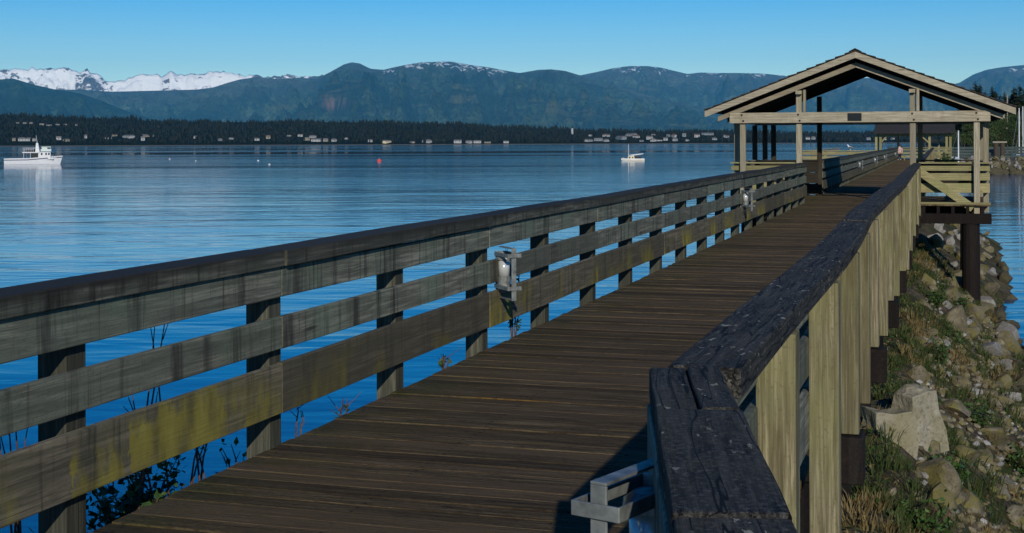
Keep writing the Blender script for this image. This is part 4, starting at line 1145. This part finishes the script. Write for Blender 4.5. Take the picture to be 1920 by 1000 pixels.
for x, y, r, mt, lb in ((318, 299, .26, 'whitepaint', "white mooring buoy, leftmost on the water right of the fishing boat"), (367, 302.5, .2, 'whitepaint', "smaller white mooring buoy, second from the fishing boat"),
                        (484, 302, .28, 'whitepaint', "white mooring buoy, third from the fishing boat"), (505, 309, .24, 'whitepaint', "white mooring buoy nearest to the boardwalk of the four"),
                        (711, 302.5, .62, 'red', "red mooring buoy floating alone in the middle of the bay")):
    p = on_level(x, y, 0)
    b_ = thing("buoy", lb, "buoy", p)
    m = MB(); m.tube([(0, 0, -.6 * r), (0, 0, -.2 * r), (0, 0, .4 * r), (0, 0, .75 * r), (0, 0, .92 * r), (0, 0, 1.0 * r)], [r * .5, r * .95, r, r * .75, r * .3, r * .08], 14); m.build("float", M[mt], b_, smooth=True)
    m = MB(); m.tube([(0, 0, 1.0 * r), (0, 0, 1.25 * r)], r * .1, 6); m.build("ring_post", M['metal'] if mt == 'whitepaint' else M['whitepaint'], b_)

# ------------------------------------------------------------------ right background: breakwater, masts, trees
bw0 = on_level(1760, 329, 0); bw1 = on_level(1990, 327, 0)
axis = (bw1 - bw0); Lb = axis.length; axis.normalize(); nrm = Vector((-axis.y, axis.x, 0))
m = MB(); prof = [(-.6, -.8), (2.4, 2.0), (4.5, 2.2), (9, -1)]
m.add([bw0 + axis * t + nrm * u + Vector((0, 0, z)) for t in (-8, Lb + 30) for u, z in prof], [(0, 1, 5, 4), (1, 2, 6, 5), (2, 3, 7, 6), (3, 0, 4, 7), (0, 3, 2, 1), (4, 5, 6, 7)])
tag(m.build("breakwater", M['rock_wet']), "low rubble breakwater core under the boulders at right", "breakwater")
for i in range(230):
    t = random.uniform(-1, Lb + 4); u = random.uniform(-.6, 3.8)
    z = np.interp(u, [-.6, 2.4, 4.5], [-.5, 2.1, 2.3])
    s = random.uniform(.45, 1.15)
    j = 10 + random.randrange(2) if z < .75 else random.choice((0, 1, 2, 3, 5, 7, 7, 2))
    o = bpy.data.objects.new("boulder", ROCKS[j]); col.objects.link(o)
    o.location = bw0 + axis * t + nrm * u + Vector((0, 0, z + .1)); o.scale = (s, s, s); o.rotation_euler = (random.random(), random.random(), random.random() * 6)
    tag(o, "dark wet boulder at the waterline of the breakwater" if z < .75 else "pale boulder piled on the breakwater beyond the shelter", "boulder", "boulders of the breakwater")

def conifer(h, seed, label):
    rnd = random.Random(seed)
    t = thing("conifer", label, "tree", group="conifers behind the breakwater")
    m = MB(); m.tube([(0, 0, 0), (0, 0, h * .5), (0, 0, h * .97)], [h * .014, h * .009, .03], 7); m.build("trunk", M['bark'], t)
    m = MB()
    n = int(44)
    for i in range(n):
        f = i / (n - 1); z = h * (.14 + .85 * f)
        R_ = h * (.19 * (1 - f) ** .6 + .022) * rnd.uniform(.6, 1.15)
        nb = max(6, int(12 - 5 * f))
        for b in range(nb):
            if rnd.random() < .13: continue
            a = rnd.random() * 6.283; ln = R_ * rnd.uniform(.55, 1.15)
            dr = rnd.uniform(.15, .45)
            for q in range(4):
                f0 = q / 4
                c = Vector((math.cos(a) * ln * (f0 + .15), math.sin(a) * ln * (f0 + .15), z - dr * ln * (f0 + .1)))
                ss = ln * .44 * (1.15 - f0 * .75)
                d1 = Vector((math.cos(a + rnd.uniform(-.5, .5)), math.sin(a + rnd.uniform(-.5, .5)), -dr)) * ss
                d2 = Vector((-math.sin(a), math.cos(a), rnd.uniform(-.5, .5))) * ss * .75
                m.add([c - d1 * .5, c + d2, c + d1 * 1.1, c - d2], [(0, 1, 2, 3)])
    m.build("crown", M['conifer'], t)
    return t
def broad(h, seed, label):
    rnd = random.Random(seed)
    t = thing("broadleaf_tree", label, "tree", group="broadleaf trees behind the breakwater")
    m = MB(); m.tube([(0, 0, 0), (.2, 0, h * .4), (0, .2, h * .8)], [h * .025, h * .016, .05], 8)
    for _ in range(5):
        a = rnd.random() * 6.28; m.tube([(.1, 0, h * rnd.uniform(.3, .5)), (math.cos(a) * h * .22, math.sin(a) * h * .22, h * rnd.uniform(.6, .8))], [h * .01, .03], 6)
    m.build("trunk", M['bark'], t)
    m = MB(); blobs = [(Vector((rnd.gauss(0, .16), rnd.gauss(0, .16), rnd.uniform(.32, .88))) * h, rnd.uniform(.10, .19) * h) for _ in range(14)]
    for c, r in blobs:
        for _ in range(110):
            d = Vector((rnd.gauss(0, 1), rnd.gauss(0, 1), rnd.gauss(0, 1))).normalized()
            p = c + d * r * rnd.uniform(.55, 1.05); s = h * rnd.uniform(.010, .022)
            u = Vector((rnd.gauss(0, 1), rnd.gauss(0, 1), rnd.gauss(0, 1))).normalized(); v = u.orthogonal().normalized()
            m.add([p - u * s, p + v * s * .7, p + u * s, p - v * s * .7], [(0, 1, 2, 3)])
    m.build("crown", M['broadleaf'], t)
    return t
# a low point of land carries the trees
m = MB()
LP = [(1755, 305), (1800, 300), (1900, 330), (2100, 330)]
v = []
for x in range(1735, 2180, 15):
    for Y, z in ((262, -.5), (270, 1.6), (300, 2.6), (420, 5), (600, 4), (640, -1)):
        v.append(((x - 960) / F * Y, Y, z + .5 * mnoise.noise(Vector((x * .05, Y * .02, 0)))))
nn = len(range(1735, 2180, 15))
m.add(v, [(i * 6 + j, i * 6 + j + 1, i * 6 + 7 + j, i * 6 + 6 + j) for i in range(nn - 1) for j in range(5)])
structure(m.build("headland_terrain", M['ground'], smooth=True))
con = [conifer(20, s, "dark conifer in the stand behind the breakwater") for s in (1, 2, 3, 4)]
bro = [broad(11, s, "leafy green tree below the conifers behind the breakwater") for s in (5, 6)]
spots = [(1829, 152, 330), (1838, 158, 335), (1820, 163, 340), (1848, 170, 345), (1861, 160, 330), (1868, 172, 350), (1876, 176, 340), (1884, 172, 360), (1893, 178, 330), (1902, 163, 325), (1912, 158, 320), (1920, 166, 330), (1930, 160, 335), (1945, 158, 330), (1960, 165, 330), (1855, 178, 380), (1812, 178, 350), (1803, 190, 360), (1795, 205, 370), (1790, 215, 380), (1810, 195, 400), (1834, 176, 390), (1872, 185, 400), (1908, 180, 390), (1782, 228, 390), (1800, 213, 410)]
for i, (x, y, Y) in enumerate(spots):
    z0 = np.interp(Y, [270, 300, 420, 600], [1.6, 2.6, 5, 4])
    p = Vector(((x - 960) / F * Y, Y, z0))
    h = (hor(x) - y) * Y / F + CZ - z0
    src = con[i % 4]
    lb = {0: "tallest conifer of the stand right of the shelter roof peak slope", 10: "tall conifer at the right edge above the white masts"}.get(i)
    if i < 4: src.location = p; src.rotation_euler.z = i; src.scale = (h / 20,) * 3; o = src
    else: o = dup(src, p, i * 1.3, None, h / 20)
    if lb: o["label"] = lb
for i, (x, y, Y) in enumerate([(1866, 205, 300), (1893, 210, 290), (1912, 214, 285), (1848, 215, 305), (1930, 205, 290), (1780, 238, 330), (1790, 245, 320), (1808, 240, 310), (1826, 226, 300), (1878, 222, 280), (1905, 228, 276), (1852, 232, 280), (1925, 230, 278), (1835, 243, 285)]):
    z0 = np.interp(Y, [270, 300, 420, 600], [1.6, 2.6, 5, 4]); p = Vector(((x - 960) / F * Y, Y, z0 - .6)); h = (hor(x) - y) * Y / F + CZ - z0 + .6
    src = bro[i % 2]
    if i < 2: src.location = p; src.scale = (h / 11,) * 3
    else: dup(src, p, i * 1.9, None, h / 11)

# masts, utility pole, piling behind the breakwater
def mast_boat(x, Y, top, lean, label, cover='whitepaint', length=8.5):
    p = Vector(((x - 960) / F * Y, Y, 0))
    t = thing("moored_sailboat", label, "boat", p, .9)
    m = hull(length, 2.6, lambda q: 1.1 + .25 * max(0, q - .4), .4, .8)
    for i, v in enumerate(m.v): m.v[i] = (v[0] - length * .62, v[1], v[2])
    m.build("hull", [M['whitepaint'], M['navy']], t)
    m = MB(); m.box(-1.8, 1.6, -.8, .8, 1.0, 1.75); cbn = m.build("cabin", M['whitepaint'], t, bevel=.08)
    for y in (-.81, .81):
        m = MB(); m.box(-1.3, 1.1, y - .02, y + .02, 1.35, 1.58); m.build("window", M['glass'], cbn)
    zt = CZ + (hor(x) - top) * Y / F
    m = MB(); m.tube([(0, 0, 1.7), (lean, 0, zt)], [.10, .08], 8); m.build("mast", M['whitepaint'], t)
    m = MB(); m.tube([(0, 0, 2.5), (-1.7, 0, 2.6), (-3.4, 0, 2.6)], [.16, .2, .1], 8); m.build("furled_sail", M[cover], t)
    m = MB(); [m.tube([(lean, 0, zt), (q, 0, 1.3)], .02, 4) for q in (3.2, -4.6)]; m.build("rigging", M['metal'], t)
    return t
mast_boat(1911, 222, 203, 0, "moored sailboat at right with the taller left one of two white masts")
mast_boat(1918, 226, 200, 0, "moored sailboat at right edge with the right one of two white masts", 'bluecover')
mast_boat(1797, 190, 245, 0, "white sailboat with raked rigging moored behind the shelter's right bay", 'whitepaint', 7.5)
m = MB(); pu = Vector(((1889 - 960) / F * 290, 290, 2.4)); zt = CZ + (hor(1889) - 178) * 290 / F - 2.4
up = thing("utility_pole", "grey wooden utility pole with crossarm before the trees at right", "pole", pu)
m.tube([(0, 0, -.5), (0, 0, zt)], [.17, .12], 8); m.build("pole", M['walltan'], up)
m = MB(); m.box(-1.1, 1.1, -.06, .06, zt - 7.2, zt - 7.0); m.build("crossarm", M['walltan'], up)
pp = thing("mooring_pile", "stout double mooring pile with pale top behind the breakwater", "piling", Vector(((1874 - 960) / F * 212, 212, 0)))
for s in (-.55, .45):
    m = MB(); m.tube([(s, 0, -1), (s, 0, 4.6)], .36, 10); m.build("pile", M['bark'], pp)
m = MB(); m.box(-1.2, 1.0, -.45, .45, 4.605, 4.85); m.build("cap", M['walltan'], pp)
m = MB()
fn = thing("fence", "long low weathered fence behind the breakwater at right", "fence", bw0 + nrm * 16 + Vector((0, 0, 1.8)), math.atan2(axis.y, axis.x))
for q in range(4): m.box(0, Lb + 20, -.03, .03, .5 + q * .45, .85 + q * .45)
m.build("boards", M['fence'], fn)
for q in range(12):
    m = MB(); m.box(q * 2.4 - .07, q * 2.4 + .07, .035, .17, -2.5, 2.4); m.build("post", M['fence'], fn)

# ------------------------------------------------------------------ plants along the deck edge
def shrub(a, b, z, h, spread, nst, nleaf, seed, label, leafsize=.035, name="shrub"):
    rnd = random.Random(seed)
    t = thing(name, label, "plant", P(a, b, z), PROT)
    m = MB(); lf = MB()
    for _ in range(nst):
        an = rnd.random() * 6.28; hh = h * rnd.uniform(.55, 1.0)
        e = Vector((math.cos(an) * spread * rnd.uniform(.2, 1), math.sin(an) * spread * rnd.uniform(.1, .6), hh))
        f0 = Vector((rnd.uniform(-1, 1) * spread * .6, rnd.uniform(-.3, .3) * spread, 0)); e = e + f0
        pts = [f0, f0 * .65 + e * .35 + Vector((0, 0, hh * .08)), f0 * .3 + e * .7 + Vector((rnd.gauss(0, .02), 0, hh * .04)), e]
        m.tube(pts, [.006, .005, .004, .002], 5)
        for _ in range(2):
            f = rnd.uniform(.4, .85); q = f0 * (1 - f) + e * f; m.tube([q, q + Vector((rnd.gauss(0, .06), rnd.gauss(0, .03), rnd.uniform(.02, .10)))], [.003, .0015], 4)
        for _ in range(nleaf):
            f = rnd.uniform(.25, 1.0); c = f0 * (1 - f) + e * f + Vector((rnd.gauss(0, 1), rnd.gauss(0, .6), rnd.gauss(0, 1))) * leafsize * 1.3
            u = Vector((rnd.gauss(0, 1), rnd.gauss(0, 1), rnd.gauss(0, .6))).normalized() * leafsize * rnd.uniform(.6, 1.2); v = u.cross(Vector((rnd.gauss(0, 1), rnd.gauss(0, 1), 1))).normalized() * u.length * .55
            lf.add([c - u, c - u * .2 + v, c + u, c - u * .2 - v], [(0, 1, 2), (0, 2, 3)])
    m.build("stem", M['cane'], t)
    if nleaf: lf.build("foliage", M['leaf'], t)
    return t
shrub(ax(235, -.32), -.32, -.32, .42, .40, 20, 46, 1, "dense dark green shrub under the left railing beside the nearest post", .026)
shrub(ax(120, -.35), -.35, -.34, .40, .14, 7, 14, 2, "small leafy plant below the lowest board at the lower left corner", .03)
shrub(ax(355, -.22), -.22, -.10, .45, .16, 6, 2, 3, "bare bramble canes behind the low boards near the second post", .02, "bramble")
shrub(ax(275, -.25), -.25, -.12, 1.0, .22, 6, 0, 4, "tall thin bare twigs reaching up past the middle board", .02, "bramble")
shrub(ax(555, -.08), -.08, -.05, .24, .06, 2, 0, 5, "single forked bare twig standing at the deck edge past the second post", .02, "bramble")
shrub(ax(650, -.03), -.06, -.05, .10, .05, 4, 5, 6, "tiny green weed at the deck edge before the third post", .018, "weed")
shrub(ax(838, -.03), -.06, -.05, .15, .06, 5, 6, 7, "small green weed at the deck edge between the third and fourth posts", .022, "weed")
shrub(ax(965, -.05), -.08, -.05, .36, .12, 6, 10, 8, "spindly leafy plant at the deck edge right below the nearest left lamp", .022, "weed")
shrub(ax(965, -.2), -.2, .35, .42, .14, 5, 8, 9, "leafy sprig poking between boards right of the nearest left lamp", .022, "weed")
shrub(ax(30, -.4), -.4, -.2, .9, .16, 5, 0, 10, "thin pale twigs behind the low boards at the left edge", .02, "bramble")
shrub(ax(455, -.2), -.2, -.3, .4, .12, 5, 7, 11, "small dark leafy plant hugging the second post of the left railing", .03)
bgp = P(ax(1752, 3.4), 3.4, -1.2)
t = shrub(112, 4.0, -1.2, 2.0, .9, 26, 30, 12, "yellow green bush beside the boardwalk before the far shelter", .10)
for i, (a, b) in enumerate(((13.5, 3.3), (16, 3.5), (18.5, 3.25), (21, 3.9), (24, 3.4), (27.5, 3.6), (31, 3.3), (20, 4.4), (34, 3.9))):
    shrub(a, b, bank_z(a, b) - .03, .34, .40, 26, 22, 30 + i, ["low leafy weed clump growing among the bank rocks"][0], .035, "weed")["group"] = "weed clumps on the bank"

# ------------------------------------------------------------------ haze
hz = NT("haze_air")
t = hz.t
pv = t.nodes.new("ShaderNodeVolumePrincipled")
pv.inputs["Color"].default_value = (.13, .57, 1.0, 1)
pv.inputs["Density"].default_value = 1.3e-5
pv.inputs["Anisotropy"].default_value = -0.2
t.nodes.remove(hz.b)
t.links.new(pv.outputs[0], t.nodes["Material Output"].inputs["Volume"])
m = MB(); m.box(-26000, 26000, -600, 47000, -9, 2900)
o = m.build("haze", hz.mat); o["kind"] = "stuff"; o.display_type = 'WIRE'
